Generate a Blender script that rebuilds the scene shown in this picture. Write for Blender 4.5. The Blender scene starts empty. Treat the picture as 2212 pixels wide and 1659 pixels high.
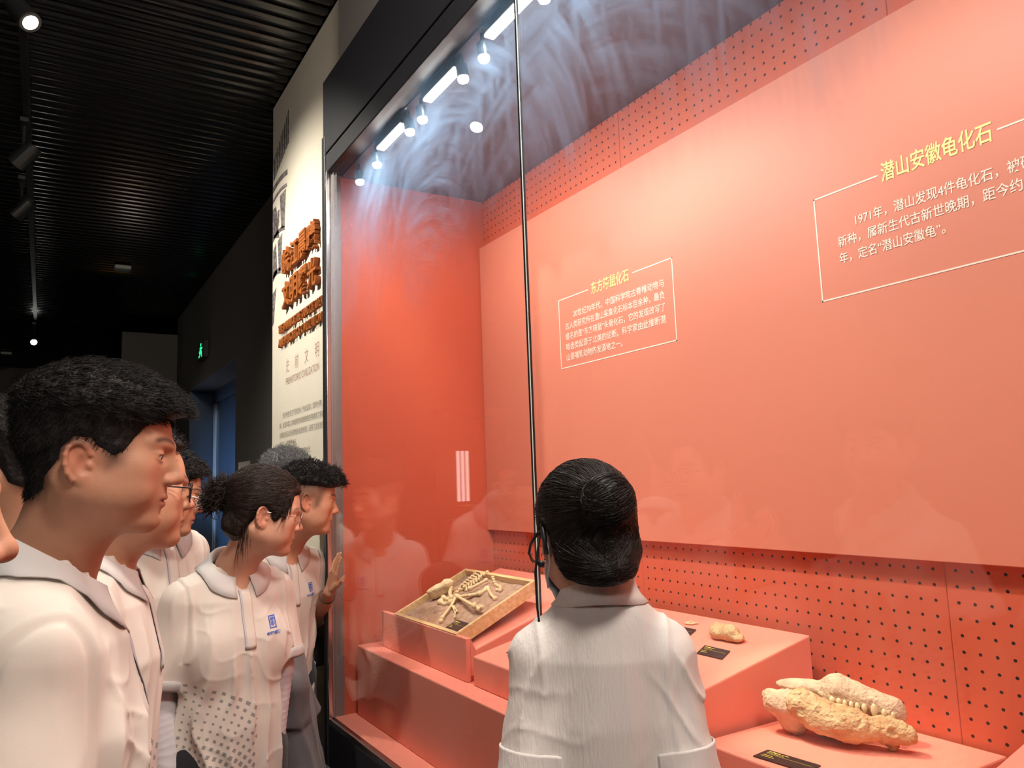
import bpy, bmesh, math, random
import numpy as np
from mathutils import Vector, Matrix, noise
from mathutils.bvhtree import BVHTree

random.seed(7); RNG = np.random.default_rng(7)
SC = bpy.context.scene
COL = SC.collection
# ------------------------------------------------------------------ camera
FW, FH, FPX = 2212.0, 1659.0, 1665.946
CR = np.array([[0.8561265131775405, -0.5155591039872184, -0.035301610874902925],
               [0.03447975458236493, 0.12514945574179565, -0.9915385823312538],
               [0.5156147204632606, 0.8476652782929291, 0.1249201185484737]])   # right, down, forward
CP = np.array([0.0, 0.0, 1.60])
cd = bpy.data.cameras.new('camera'); cam = bpy.data.objects.new('camera', cd); COL.objects.link(cam)
cam.matrix_world = Matrix(((CR[0][0], -CR[1][0], -CR[2][0], CP[0]), (CR[0][1], -CR[1][1], -CR[2][1], CP[1]),
                           (CR[0][2], -CR[1][2], -CR[2][2], CP[2]), (0, 0, 0, 1)))
cd.sensor_fit = 'HORIZONTAL'; cd.sensor_width = 36.0; cd.lens = 36.0 * FPX / FW; cd.clip_start = 0.03; cd.clip_end = 60
SC.camera = cam
# ------------------------------------------------------------------ world, exposure
w = bpy.data.worlds.new('world'); SC.world = w; w.use_nodes = True
w.node_tree.nodes['Background'].inputs[0].default_value = (0.75, 0.8, 1.0, 1); w.node_tree.nodes['Background'].inputs[1].default_value = 0.006
SC.view_settings.view_transform = 'Standard'; SC.view_settings.look = 'None'; SC.view_settings.exposure = 0.0; SC.view_settings.gamma = 1.0
SC.view_settings.use_curve_mapping = False
SC.cycles.max_bounces = 5; SC.cycles.diffuse_bounces = 3; SC.cycles.glossy_bounces = 3; SC.cycles.adaptive_threshold = 0.05; SC.cycles.transparent_max_bounces = 10; SC.cycles.caustics_reflective = False; SC.cycles.caustics_refractive = False
SC.cycles.sample_clamp_indirect = 6.0; SC.cycles.use_light_tree = False

def lamp(kind, name, loc, aim, energy, color=(1, 1, 1), size=0.1, size_y=None, spot=60, blend=0.5, spread=None):
    d = bpy.data.lights.new(name, kind); d.energy = energy; d.color = color
    if kind == 'AREA':
        d.shape = 'RECTANGLE' if size_y else 'DISK'; d.size = size
        if size_y: d.size_y = size_y
        if spread: d.spread = math.radians(spread)
    else:
        d.shadow_soft_size = size
        if kind == 'SPOT': d.spot_size = math.radians(spot); d.spot_blend = blend
    o = bpy.data.objects.new(name, d); COL.objects.link(o)
    o.location = loc
    z = (Vector(loc) - Vector(aim)).normalized()
    y = Vector((0, 1, 0)) if abs(z.y) < 0.95 else Vector((0, 0, 1))
    x = y.cross(z).normalized(); y = z.cross(x)
    o.rotation_euler = Matrix((x, y, z)).transposed().to_euler()
    return o
GX, BX, CY, CZ = 0.937, 1.637, 2.891, 2.84      # glass plane, case back, case left end, case ceiling
ROOF, XB, XW = 3.74, 1.364, 1.04                # hall ceiling, black wall, cream panel face
WARM, NEUT = (1.0, 0.86, 0.72), (1.0, 0.95, 0.90)
# long LED lines of the case, one area lamp per bar, aimed down at the back wall and the plinths
for yb in (2.40, 2.00, 1.60, 1.20, 0.80, 0.40, 0.0):
    lamp('AREA', 'case_strip_lamp', (1.02, yb, 2.775), (1.40, yb, 1.70), 6.2 if yb > 2.2 else 4.3 if yb > 1.9 else 2.5, NEUT, 0.03, 0.22)
# added spots without fixtures that brighten the upper half of the graphic board
for yb, p in ((1.60, 13), (0.85, 10), (0.15, 10)):
    lamp('SPOT', 'board_wash_lamp', (1.02, yb, 2.742), (1.612, yb - .05, 2.02), p, NEUT, 0.02, spot=88, blend=0.9)
# added fill lamps without fixtures, behind the camera and over the group
lamp('AREA', 'hall_fill_lamp', (-1.7, -1.9, 3.3), (0.6, 1.4, 1.1), 22, (1.0, 0.93, 0.88), 0.5, 0.5)
lamp('AREA', 'hall_fill_lamp', (0.45, -0.4, 3.5), (0.30, 1.9, 1.1), 48, (1.0, 0.89, 0.78), 0.4, 0.4)
lamp('AREA', 'hall_fill_lamp', (0.45, 0.95, 3.6), (0.45, 2.2, 1.1), 42, (1.0, 0.89, 0.78), 0.3, 0.3)
# small spots of the case on its exhibits
for yb, aim, p, ang in ((1.745, (1.44, 1.11, 1.07), 105, 16), (2.555, (1.26, 2.42, 1.20), 46, 19), (1.93, (1.50, 1.46, 1.18), 30, 14)):
    lamp('SPOT', 'case_spot_lamp', (1.018, yb, 2.742), aim, p, (1.0, 0.84, 0.58), 0.012, spot=ang, blend=0.7)
lamp('SPOT', 'panel_wash_lamp', (-0.105, 3.53, 3.50), (1.04, 3.70, 1.75), 240, (1.0, 0.94, 0.84), 0.03, spot=112, blend=1.0)
lamp('AREA', 'blue_fill_lamp', (-1.2, 7.2, 1.5), (1.6, 8.2, 1.5), 11, (0.50, 0.72, 1.0), 0.6, 1.0, spread=42)  # added blue fill for the door recess, its source unseen

# ------------------------------------------------------------------ helpers
def pix(u, v, d):
    "world point seen at pixel (u, v) of the 2212 x 1659 photograph, d metres along the optical axis"
    return CP + CR.T @ (np.array([(u - FW / 2) / FPX, (v - FH / 2) / FPX, 1.0]) * d)

def tag(o, label=None, cat=None, group=None, kind=None):
    if label: o['label'] = label
    if cat: o['category'] = cat
    if group: o['group'] = group
    if kind: o['kind'] = kind
    return o

def thing(name, label, cat, loc=(0, 0, 0), group=None):
    o = bpy.data.objects.new(name, None); COL.objects.link(o); o.location = loc; o.empty_display_size = 0.05
    return tag(o, label, cat, group)

def wloc(o):
    v = Vector(o.location)
    while o.parent: o = o.parent; v = v + Vector(o.location)
    return v

def put(name, me, mat, parent=None, smooth=False):
    "link a mesh given in world coordinates; a child keeps its place"
    me.name = name
    if mat is not None and len(me.materials) == 0:
        for m in (mat if isinstance(mat, (list, tuple)) else [mat]): me.materials.append(m)
    if smooth:
        me.polygons.foreach_set('use_smooth', np.ones(len(me.polygons), bool))
    o = bpy.data.objects.new(name, me); COL.objects.link(o)
    if parent is not None:
        me.transform(Matrix.Translation(-wloc(parent))); o.parent = parent
    else:
        n = len(me.vertices); co = np.empty(n * 3, np.float32); me.vertices.foreach_get('co', co); co = co.reshape(-1, 3)
        c = Vector(((co[:, 0].min() + co[:, 0].max()) / 2, (co[:, 1].min() + co[:, 1].max()) / 2, co[:, 2].min()))
        me.transform(Matrix.Translation(-c)); o.location = c
    return o

def put_local(name, me, m, parent, loc):
    me.name = name; me.materials.append(m); o = bpy.data.objects.new(name, me); COL.objects.link(o)
    o.parent = parent; o.location = Vector(loc) - wloc(parent); return o

class MB:
    "collects shapes, builds one mesh"
    def __init__(s): s.v = []; s.f = []; s.m = []
    def add(s, vs, fs, mi=0):
        b = len(s.v); s.v += [tuple(map(float, v)) for v in vs]; s.f += [tuple(i + b for i in f) for f in fs]; s.m += [mi] * len(fs); return s
    def box(s, lo, hi, mi=0):
        x0, y0, z0 = lo; x1, y1, z1 = hi
        return s.add([(x0, y0, z0), (x1, y0, z0), (x1, y1, z0), (x0, y1, z0), (x0, y0, z1), (x1, y0, z1), (x1, y1, z1), (x0, y1, z1)],
                     [(0, 3, 2, 1), (4, 5, 6, 7), (0, 1, 5, 4), (1, 2, 6, 5), (2, 3, 7, 6), (3, 0, 4, 7)], mi)
    def hexa(s, p, mi=0):   # 4 bottom corners, 4 top corners
        return s.add(p, [(0, 3, 2, 1), (4, 5, 6, 7), (0, 1, 5, 4), (1, 2, 6, 5), (2, 3, 7, 6), (3, 0, 4, 7)], mi)
    def prism(s, poly, a, b, mi=0):   # polygon given as 3-D points at offset vectors a and b
        n = len(poly); P = [np.array(p) for p in poly]; a = np.array(a); b = np.array(b)
        return s.add([p + a for p in P] + [p + b for p in P], [tuple(range(n - 1, -1, -1)), tuple(range(n, 2 * n))] + [(i, (i + 1) % n, n + (i + 1) % n, n + i) for i in range(n)], mi)
    def tube(s, pts, r, n=8, mi=0, closed=False):
        pts = [np.array(p, float) for p in pts]; m = len(pts); rr = r if hasattr(r, '__len__') else [r] * m
        vs = []; up = None
        for i, p in enumerate(pts):
            t = (pts[(i + 1) % m] - pts[i - 1]) if closed else pts[min(i + 1, m - 1)] - pts[max(i - 1, 0)]
            t = t / (np.linalg.norm(t) + 1e-12)
            if up is None:
                up = np.array([0, 0, 1.]) if abs(t[2]) < .9 else np.array([1., 0, 0])
            a = np.cross(t, up); a /= np.linalg.norm(a) + 1e-12; up = np.cross(a, t)
            for k in range(n):
                q = 2 * math.pi * k / n; vs.append(p + rr[i] * (math.cos(q) * a + math.sin(q) * up))
        fs = [(i * n + k, i * n + (k + 1) % n, (i + 1) * n + (k + 1) % n, (i + 1) * n + k) for i in range(m - 1) for k in range(n)]
        if closed: fs += [((m - 1) * n + k, (m - 1) * n + (k + 1) % n, (k + 1) % n, k) for k in range(n)]
        else: fs += [tuple(range(n - 1, -1, -1)), tuple((m - 1) * n + k for k in range(n))]
        return s.add(vs, fs, mi)
    def lathe(s, c, axis, prof, n=24, mi=0):   # prof: (radius, height along axis)
        axis = np.array(axis, float); axis /= np.linalg.norm(axis)
        return s.tube([np.array(c) + axis * h for _, h in prof], [max(r, 1e-5) for r, _ in prof], n, mi)
    def mesh(s, bevel=0, seg=2):
        me = bpy.data.meshes.new('m'); me.from_pydata(s.v, [], s.f); me.update()
        if any(s.m): me.polygons.foreach_set('material_index', np.array(s.m, np.int32))
        bm = bmesh.new(); bm.from_mesh(me)
        bmesh.ops.recalc_face_normals(bm, faces=bm.faces)
        if bevel:
            ed = [e for e in bm.edges if len(e.link_faces) == 2 and e.calc_face_angle(0) > 0.5]
            bmesh.ops.bevel(bm, geom=ed, offset=bevel, segments=seg, affect='EDGES', profile=0.5)
        bm.to_mesh(me); bm.free()
        return me

def np_mesh(V, F, name='m'):
    me = bpy.data.meshes.new(name)
    V = np.asarray(V, np.float32); F = np.asarray(F, np.int32)
    me.vertices.add(len(V)); me.vertices.foreach_set('co', V.ravel())
    me.loops.add(F.size); me.loops.foreach_set('vertex_index', F.ravel())
    me.polygons.add(len(F)); me.polygons.foreach_set('loop_start', np.arange(0, F.size, F.shape[1], dtype=np.int32))
    me.polygons.foreach_set('loop_total', np.full(len(F), F.shape[1], np.int32))
    me.update(calc_edges=True); return me

def join(meshes):
    bm = bmesh.new()
    for m in meshes: bm.from_mesh(m)
    me = bpy.data.meshes.new('m'); bm.to_mesh(me); bm.free(); return me

# ------------------------------------------------------------------ materials
def mat(name, col, rough=0.6, metal=0.0, spec=0.5, bump=None, noisy=None, emit=None, sheen=0):
    m = bpy.data.materials.new(name); m.use_nodes = True; nt = m.node_tree; b = nt.nodes['Principled BSDF']
    b.inputs['Base Color'].default_value = (*col, 1); b.inputs['Roughness'].default_value = rough; b.inputs['Metallic'].default_value = metal
    b.inputs['Specular IOR Level'].default_value = spec
    if sheen: b.inputs['Sheen Weight'].default_value = sheen
    if emit: b.inputs['Emission Color'].default_value = (*emit[0], 1); b.inputs['Emission Strength'].default_value = emit[1]
    tc = nt.nodes.new('ShaderNodeTexCoord')
    if noisy:   # (scale, other colour)
        n = nt.nodes.new('ShaderNodeTexNoise'); n.inputs['Scale'].default_value = noisy[0]; n.inputs['Detail'].default_value = 6
        nt.links.new(tc.outputs['Object'], n.inputs['Vector'])
        x = nt.nodes.new('ShaderNodeMix'); x.data_type = 'RGBA'; x.inputs[6].default_value = (*col, 1); x.inputs[7].default_value = (*noisy[1], 1)
        r = nt.nodes.new('ShaderNodeMapRange'); r.inputs[1].default_value = 0.35; r.inputs[2].default_value = 0.68
        nt.links.new(n.outputs['Fac'], r.inputs[0]); nt.links.new(r.outputs[0], x.inputs[0]); nt.links.new(x.outputs[2], b.inputs['Base Color'])
    if bump:    # (scale, strength)
        n = nt.nodes.new('ShaderNodeTexNoise'); n.inputs['Scale'].default_value = bump[0]; n.inputs['Detail'].default_value = 8
        nt.links.new(tc.outputs['Object'], n.inputs['Vector'])
        k = nt.nodes.new('ShaderNodeBump'); k.inputs['Strength'].default_value = bump[1]; k.inputs['Distance'].default_value = 0.01
        nt.links.new(n.outputs['Fac'], k.inputs['Height']); nt.links.new(k.outputs[0], b.inputs['Normal'])
    return m

def emis(name, col, s):
    m = bpy.data.materials.new(name); m.use_nodes = True; nt = m.node_tree; nt.nodes.clear()
    e = nt.nodes.new('ShaderNodeEmission'); e.inputs[0].default_value = (*col, 1); e.inputs[1].default_value = s
    o = nt.nodes.new('ShaderNodeOutputMaterial'); nt.links.new(e.outputs[0], o.inputs[0]); return m

def N(nt, typ, op=None, *ins):
    n = nt.nodes.new(typ)
    if op: n.operation = op
    for i, a in enumerate(ins):
        if a is None: continue
        if hasattr(a, 'is_output'): nt.links.new(a, n.inputs[i])
        else: n.inputs[i].default_value = a
    return n.outputs[0]
def M_(nt, op, *ins): return N(nt, 'ShaderNodeMath', op, *ins)

RED = (0.62, 0.115, 0.056)
M_red = mat('red_wall_paint', RED, 0.55, bump=(160, 0.05))
M_plinth = mat('red_plinth_board', (0.88, 0.285, 0.20), 0.6, bump=(120, 0.06))
M_board = mat('coral_board', (0.74, 0.245, 0.155), 0.5, bump=(200, 0.03))
M_black = mat('black_paint', (0.006, 0.006, 0.008), 0.5, bump=(60, 0.05))
M_fascia = mat('black_metal', (0.017, 0.017, 0.021), 0.42, spec=0.5, bump=(25, 0.03))
M_hallwall = mat('black_hall_wall', (0.17, 0.155, 0.14), 0.85, bump=(40, 0.1))
M_steel = mat('brushed_steel', (0.26, 0.235, 0.225), 0.5, metal=0.35, bump=(90, 0.04))
M_chrome = mat('pale_trim', (0.7, 0.7, 0.7), 0.2, metal=1.0)
M_cream = mat('cream_wall', (0.70, 0.63, 0.50), 0.85, bump=(70, 0.12), noisy=(4, (0.72, 0.66, 0.54)))
M_orange = mat('orange_letter', (0.34, 0.095, 0.016), 0.5)
M_ink = mat('brown_ink', (0.42, 0.25, 0.18), 0.8)
M_grey_ink = mat('grey_ink', (0.30, 0.26, 0.21), 0.8)
M_dark_ink = mat('dark_ink', (0.045, 0.035, 0.04), 0.8, noisy=(60, (0.30, 0.26, 0.24)))
M_caption = mat('cream_print', (0.95, 0.82, 0.66), 0.6)
M_heading = mat('yellow_print', (0.95, 0.80, 0.30), 0.6)
M_floor = mat('dark_floor', (0.035, 0.03, 0.03), 0.35, noisy=(3, (0.05, 0.045, 0.04)))
M_slat = mat('black_slat_metal', (0.012, 0.012, 0.013), 0.22, spec=0.6)
M_bar = emis('led_bar', (1.0, 0.97, 0.93), 60)
M_spot = emis('led_spot', (1.0, 0.96, 0.90), 45)
M_door = mat('blue_door_glass', (0.030, 0.055, 0.10), 0.3)
M_doorframe = mat('grey_blue_frame', (0.05, 0.07, 0.11), 0.4)

def pegboard():
    m = bpy.data.materials.new('red_pegboard'); m.use_nodes = True; nt = m.node_tree; b = nt.nodes['Principled BSDF']
    tc = nt.nodes.new('ShaderNodeTexCoord'); sx = nt.nodes.new('ShaderNodeSeparateXYZ'); nt.links.new(tc.outputs['Object'], sx.inputs[0])
    def cell(o, off): return M_(nt, 'SUBTRACT', M_(nt, 'FRACT', M_(nt, 'ADD', M_(nt, 'DIVIDE', o, 0.033), off)), 0.5)
    fy, fz = cell(sx.outputs[1], 0.5 - 0.742), cell(sx.outputs[2], 0.5 - 0.73)
    r = M_(nt, 'SQRT', M_(nt, 'ADD', M_(nt, 'MULTIPLY', fy, fy), M_(nt, 'MULTIPLY', fz, fz)))
    k = nt.nodes.new('ShaderNodeMapRange'); k.inputs[1].default_value = 0.085; k.inputs[2].default_value = 0.115; nt.links.new(r, k.inputs[0])
    x = nt.nodes.new('ShaderNodeMix'); x.data_type = 'RGBA'; x.inputs[6].default_value = (0.012, 0.005, 0.004, 1); x.inputs[7].default_value = (RED[0] * 1.02, RED[1] * 1.05, RED[2], 1)
    nt.links.new(k.outputs[0], x.inputs[0]); nt.links.new(x.outputs[2], b.inputs['Base Color']); b.inputs['Roughness'].default_value = 0.55
    bp = nt.nodes.new('ShaderNodeBump'); bp.inputs['Distance'].default_value = 0.004; nt.links.new(k.outputs[0], bp.inputs['Height']); nt.links.new(bp.outputs[0], b.inputs['Normal'])
    return m
M_peg = pegboard()

SMEAR_HAZE = 0.46  # strength of the smears and the lamp haze painted with them
def glass(smear_haze=True):
    "thin clear pane: Fresnel mirror over see-through, with dusty wiping smears and painted lamp haze"
    m = bpy.data.materials.new('case_glass'); m.use_nodes = True; nt = m.node_tree; nt.nodes.clear()
    g = nt.nodes.new('ShaderNodeNewGeometry')
    dt = nt.nodes.new('ShaderNodeVectorMath'); dt.operation = 'DOT_PRODUCT'; nt.links.new(g.outputs['Normal'], dt.inputs[0]); nt.links.new(g.outputs['Incoming'], dt.inputs[1])
    c = M_(nt, 'ABSOLUTE', dt.outputs['Value'])
    R = M_(nt, 'ADD', M_(nt, 'MULTIPLY', M_(nt, 'POWER', M_(nt, 'SUBTRACT', 1.0, c), 5.0), 0.95), 0.045)
    tr = nt.nodes.new('ShaderNodeBsdfTransparent'); tr.inputs[0].default_value = (0.99, 0.995, 0.99, 1)
    gl = nt.nodes.new('ShaderNodeBsdfGlossy'); gl.inputs['Roughness'].default_value = 0.0
    mx = nt.nodes.new('ShaderNodeMixShader'); nt.links.new(R, mx.inputs[0]); nt.links.new(tr.outputs[0], mx.inputs[1]); nt.links.new(gl.outputs[0], mx.inputs[2])
    out = nt.nodes.new('ShaderNodeOutputMaterial')
    if not smear_haze:
        nt.links.new(mx.outputs[0], out.inputs[0]); return m
    tc = nt.nodes.new('ShaderNodeTexCoord')
    sx = nt.nodes.new('ShaderNodeSeparateXYZ'); nt.links.new(tc.outputs['Object'], sx.inputs[0])   # object z = 0 at the sill
    # arcs of a wiping cloth: rings around two shoulders of the wiper, broken up by noise
    def rings(cy, cz, f, ph):
        dy = M_(nt, 'SUBTRACT', sx.outputs[1], cy); dz = M_(nt, 'SUBTRACT', sx.outputs[2], cz)
        rr = M_(nt, 'SQRT', M_(nt, 'ADD', M_(nt, 'MULTIPLY', dy, dy), M_(nt, 'MULTIPLY', dz, dz)))
        an = M_(nt, 'ARCTAN2', dz, dy)
        cv = nt.nodes.new('ShaderNodeCombineXYZ'); nt.links.new(M_(nt, 'MULTIPLY', rr, f), cv.inputs[0]); nt.links.new(M_(nt, 'MULTIPLY', an, 1.3), cv.inputs[1]); cv.inputs[2].default_value = ph
        n = nt.nodes.new('ShaderNodeTexNoise'); n.inputs['Scale'].default_value = 1.0; n.inputs['Detail'].default_value = 4; n.inputs['Roughness'].default_value = 0.7
        nt.links.new(cv.outputs[0], n.inputs['Vector']); return n.outputs['Fac']
    mp = nt.nodes.new('ShaderNodeMapping'); mp.inputs['Scale'].default_value = (1, 22, 1.1); nt.links.new(tc.outputs['Object'], mp.inputs[0])
    vn = nt.nodes.new('ShaderNodeTexNoise'); vn.inputs['Scale'].default_value = 1.5; vn.inputs['Detail'].default_value = 4; vn.inputs['Roughness'].default_value = 0.7; nt.links.new(mp.outputs[0], vn.inputs['Vector'])
    lo = nt.nodes.new('ShaderNodeTexNoise'); lo.inputs['Scale'].default_value = 3.0; lo.inputs['Detail'].default_value = 1; nt.links.new(tc.outputs['Object'], lo.inputs['Vector'])
    s1 = rings(-0.15, 1.15, 26, 0.0); s2 = rings(0.55, 1.35, 30, 5.0)
    mixr = nt.nodes.new('ShaderNodeMix'); nt.links.new(M_(nt, 'MULTIPLY', M_(nt, 'SUBTRACT', lo.outputs['Fac'], 0.35), 3.0), mixr.inputs[0]); nt.links.new(s1, mixr.inputs[2]); nt.links.new(s2, mixr.inputs[3])
    streak = M_(nt, 'MAXIMUM', mixr.outputs[0], M_(nt, 'MULTIPLY', vn.outputs['Fac'], 0.92))
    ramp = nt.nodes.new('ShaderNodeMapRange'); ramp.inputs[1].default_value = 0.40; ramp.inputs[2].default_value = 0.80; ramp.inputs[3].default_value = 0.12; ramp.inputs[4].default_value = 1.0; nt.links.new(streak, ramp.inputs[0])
    hgt = nt.nodes.new('ShaderNodeMapRange'); hgt.inputs[1].default_value = 1.30; hgt.inputs[2].default_value = 1.80; hgt.inputs[3].default_value = 0.014; hgt.inputs[4].default_value = 1.0; hgt.interpolation_type = 'SMOOTHSTEP'  # haze painted onto the upper pane, where the lamps would light it
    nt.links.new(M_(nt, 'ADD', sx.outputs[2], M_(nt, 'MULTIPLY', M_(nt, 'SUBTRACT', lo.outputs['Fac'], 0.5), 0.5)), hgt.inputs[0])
    tp = nt.nodes.new('ShaderNodeMapRange'); tp.inputs[1].default_value = 1.80; tp.inputs[2].default_value = 2.02; tp.inputs[3].default_value = 1.0; tp.inputs[4].default_value = 0.10; tp.interpolation_type = 'SMOOTHSTEP'; nt.links.new(sx.outputs[2], tp.inputs[0])  # painted haze thinned at the top to curb glare beside the lamps
    fac = M_(nt, 'MULTIPLY', M_(nt, 'MULTIPLY', ramp.outputs[0], hgt.outputs[0]), M_(nt, 'MULTIPLY', tp.outputs[0], SMEAR_HAZE))
    tl = nt.nodes.new('ShaderNodeBsdfTranslucent'); tl.inputs[0].default_value = (0.40, 0.68, 1.0, 1)  # bluish lamp haze put into the smear colour
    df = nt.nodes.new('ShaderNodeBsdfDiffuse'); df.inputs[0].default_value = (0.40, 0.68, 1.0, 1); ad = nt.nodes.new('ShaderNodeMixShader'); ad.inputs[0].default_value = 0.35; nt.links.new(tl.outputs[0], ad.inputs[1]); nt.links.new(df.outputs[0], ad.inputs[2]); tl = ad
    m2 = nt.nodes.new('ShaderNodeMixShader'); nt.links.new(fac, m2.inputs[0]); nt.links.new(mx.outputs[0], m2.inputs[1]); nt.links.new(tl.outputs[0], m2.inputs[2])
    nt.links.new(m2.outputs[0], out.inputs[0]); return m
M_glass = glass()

# ------------------------------------------------------------------ text
def text_mesh(body, o, right, up, nrm, height=None, width=None, bold=0.0, extrude=0.0, lift=0.001, spacing=1.0, align='LEFT'):
    "real lettering; o = left end of the base line, fitted to a width and/or character height"
    c = bpy.data.curves.new('t', 'FONT'); c.body = body; c.offset = bold; c.extrude = 0.0; c.space_character = spacing; c.resolution_u = 3
    t = bpy.data.objects.new('t', c); COL.objects.link(t)
    dg = bpy.context.evaluated_depsgraph_get(); me = bpy.data.meshes.new_from_object(t.evaluated_get(dg))
    bpy.data.objects.remove(t); bpy.data.curves.remove(c)
    n = len(me.vertices); co = np.empty(n * 3, np.float32); me.vertices.foreach_get('co', co); co = co.reshape(-1, 3)
    x0, x1 = co[:, 0].min(), co[:, 0].max(); y0, y1 = co[:, 1].min(), co[:, 1].max()
    sx = width / (x1 - x0) if width else None; sy = height / (y1 - y0) if height else None
    sx = sx or sy; sy = sy or sx
    right, up, nrm = map(lambda a: np.array(a, float), (right, up, nrm))
    P = np.array(o, float) + np.outer((co[:, 0] - x0) * sx, right) + np.outer((co[:, 1] - y0) * sy, up) + nrm * lift
    me.vertices.foreach_set('co', P.astype(np.float32).ravel()); me.polygons.foreach_set('use_smooth', np.zeros(len(me.polygons), bool)); me.update(); me.materials.clear()
    if extrude:
        bm = bmesh.new(); bm.from_mesh(me)
        bmesh.ops.remove_doubles(bm, verts=bm.verts, dist=1e-5)
        g = bmesh.ops.extrude_face_region(bm, geom=bm.faces[:])
        bmesh.ops.translate(bm, verts=[v for v in g['geom'] if isinstance(v, bmesh.types.BMVert)], vec=Vector(nrm) * extrude)
        bmesh.ops.recalc_face_normals(bm, faces=bm.faces); bm.to_mesh(me); bm.free()
    return me
L_, UPZ, OUT = (0, -1, 0), (0, 0, 1), (-1, 0, 0)    # writing on walls that face -X
# ------------------------------------------------------------------ setting
HX0, HY0, HY1 = -3.4, -2.6, 15.0
def struct(name, mb, m, parent=None, bevel=0):
    return tag(put(name, mb.mesh(bevel), m, parent), kind='structure')
struct('floor', MB().box((HX0, HY0, -0.1), (2.6, HY1, 0.0)), M_floor)
mb = MB()     # ceiling of half-round black metal slats running across the hall
mb.box((HX0, HY0, ROOF + 0.03), (2.6, HY1, ROOF + 0.08))
p = 0.085; y = HY0
prof = [(math.cos(a), -math.sin(a)) for a in np.linspace(math.pi, 0, 7)]
while y < HY1 - p:
    vs = []
    for x in (HX0, 2.6):
        vs += [(x, y + p * 0.5 + cx * p * 0.43, ROOF + 0.03 + cz * 0.022) for cx, cz in prof]
    n = len(prof)
    mb.add(vs, [(i, i + 1, n + i + 1, n + i) for i in range(n - 1)])
    y += p
tag(put('ceiling', mb.mesh(), M_slat, smooth=False), kind='structure')
struct('wall_left', MB().box((HX0 - 0.1, HY0, 0), (HX0, HY1, ROOF + 0.03)), M_hallwall)
struct('wall_rear', MB().box((HX0, HY0 - 0.1, 0), (2.6, HY0, ROOF + 0.03)), M_hallwall)
struct('wall_end', MB().box((HX0, HY1, 0), (2.6, HY1 + 0.1, ROOF + 0.03)), M_hallwall)
DY0, DY1, DZ, DX = 6.735, 9.18, 2.735, XB + 0.26     # doorway recess in the black wall
mb = MB(); mb.box((XB, 4.2, 0), (DX, DY0, ROOF + 0.03)); mb.box((XB, DY1, 0), (DX, 10.2, ROOF + 0.03)); mb.box((XB, DY0, DZ), (DX, DY1, ROOF + 0.03))
mb.box((0.75, 10.2, 0), (DX, 10.3, 3.55)); mb.box((DX + .06, 6.2, 0), (DX + .1, 10.2, ROOF + .03))
struct('wall_right', mb, M_hallwall)
struct('trim_1', MB().box((XB + 0.003, DY0, DZ - .012), (DX, DY1, DZ - .0005)), mat('door_soffit', (0.20, 0.21, 0.23), 0.6))
struct('trim_2', MB().box((XB + .004, DY1 - .012, 0), (DX + .05, DY1 - .0005, DZ - .013)), mat('blue_reveal', (0.060, 0.105, 0.18), 0.5))
d1 = thing('door_1', None, None, (DX, 8.0, 0)); d1['kind'] = 'structure'
put('door_leaf', MB().box((DX + .005, DY0, 0.0), (DX + .03, DY1 - .16, DZ - .16)).mesh(0.003), M_door, d1)
M_edge = mat('pale_blue_edge', (0.55, 0.70, 0.90), 0.35, metal=0.2)
put('door_edge', MB().box((DX - .012, DY1 - .150, 0), (DX + .004, DY1 - .118, DZ - .16)).mesh(), M_edge, d1)
put('door_edge', MB().box((DX - .012, DY1 - .060, 0), (DX + .004, DY1 - .040, DZ - .16)).mesh(), M_edge, d1)
put('door_header', MB().box((DX - .015, DY0, DZ - .16), (DX + .03, DY1 - .0125, DZ - .0125)).mesh(0.003), M_doorframe, d1)
# wall over the case
struct('wall_bulkhead', MB().box((0.987, HY0, 3.26), (2.6, 2.90, ROOF + 0.03)), M_hallwall)
# ------------------------------------------------------------------ cream introduction panel
pan = thing('exhibition_panel', 'tall cream wall panel with raised orange characters beside the red display case', 'wall panel', (XW + 0.16, 3.56, 0))
put('panel_board', MB().box((XW, 2.925, 0), (XB - .002, 4.205, ROOF)).mesh(0.004), M_cream, pan)
def ptext(name, body, y, z, h, w_, m, bold=0.0, ex=0.0):
    return put(name, text_mesh(body, (XW, y, z), L_, UPZ, OUT, h, w_, bold, ex, 0.0008 if not ex else 0.0), m, pan)
for row, zc in (('皖江晨曦', 2.690), ('文明曙光', 2.513)):
    for i, ch in enumerate(row):
        ptext('raised_character', ch, 3.915 - i * 0.148, zc, 0.134, 0.136, M_orange, 0.016, 0.026)
for body, z in (('THE DAWN OF THE YANGTZE RIVER AN', 2.404), ('A NEW LIGHT OF CIVILIZATION ON', 2.332)):
    ptext('raised_english_line', body, 4.02, z, 0.043, 0.83, M_orange, 0.008, 0.016)
for i, ch in enumerate('史前文明'):
    ptext('heading_character', ch, 3.922 - i * 0.165, 2.187, 0.068, 0.062, M_ink)
ptext('heading_line', 'PREHISTORIC CIVILIZATION', 3.922, 2.124, 0.036, 0.56, M_ink)
rows = ['安庆地处长江下游北岸，气候温和，四季分明，地形', '样，资源丰富，为地质时代动植物的生存提供了有利条件', '方晓鼠化石以及安徽龟化石的发现，证明了这里曾是古生', '摇篮之一的重要地区。', '旧石器时代，以上新旧石器时代，', '新石器时代文化遗址众多，']
for i, r in enumerate(rows):
    ptext('body_text_line', r, 3.983 if i in (0, 4) else 4.045, 1.957 - i * 0.049, 0.032, 0.0325 * len(r), M_grey_ink)
for i, r in enumerate(['culture and', '6,000-4,000 years', 'the lower Yangtze', 'in the area of', 'prehistoric culture', 'has been found', 'of the earliest']):
    ptext('body_text_line', r, 3.50, 1.19 - i * 0.05 if i < 3 else 1.62 - (i - 3) * .055, 0.030, 0.42, M_grey_ink)
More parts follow.
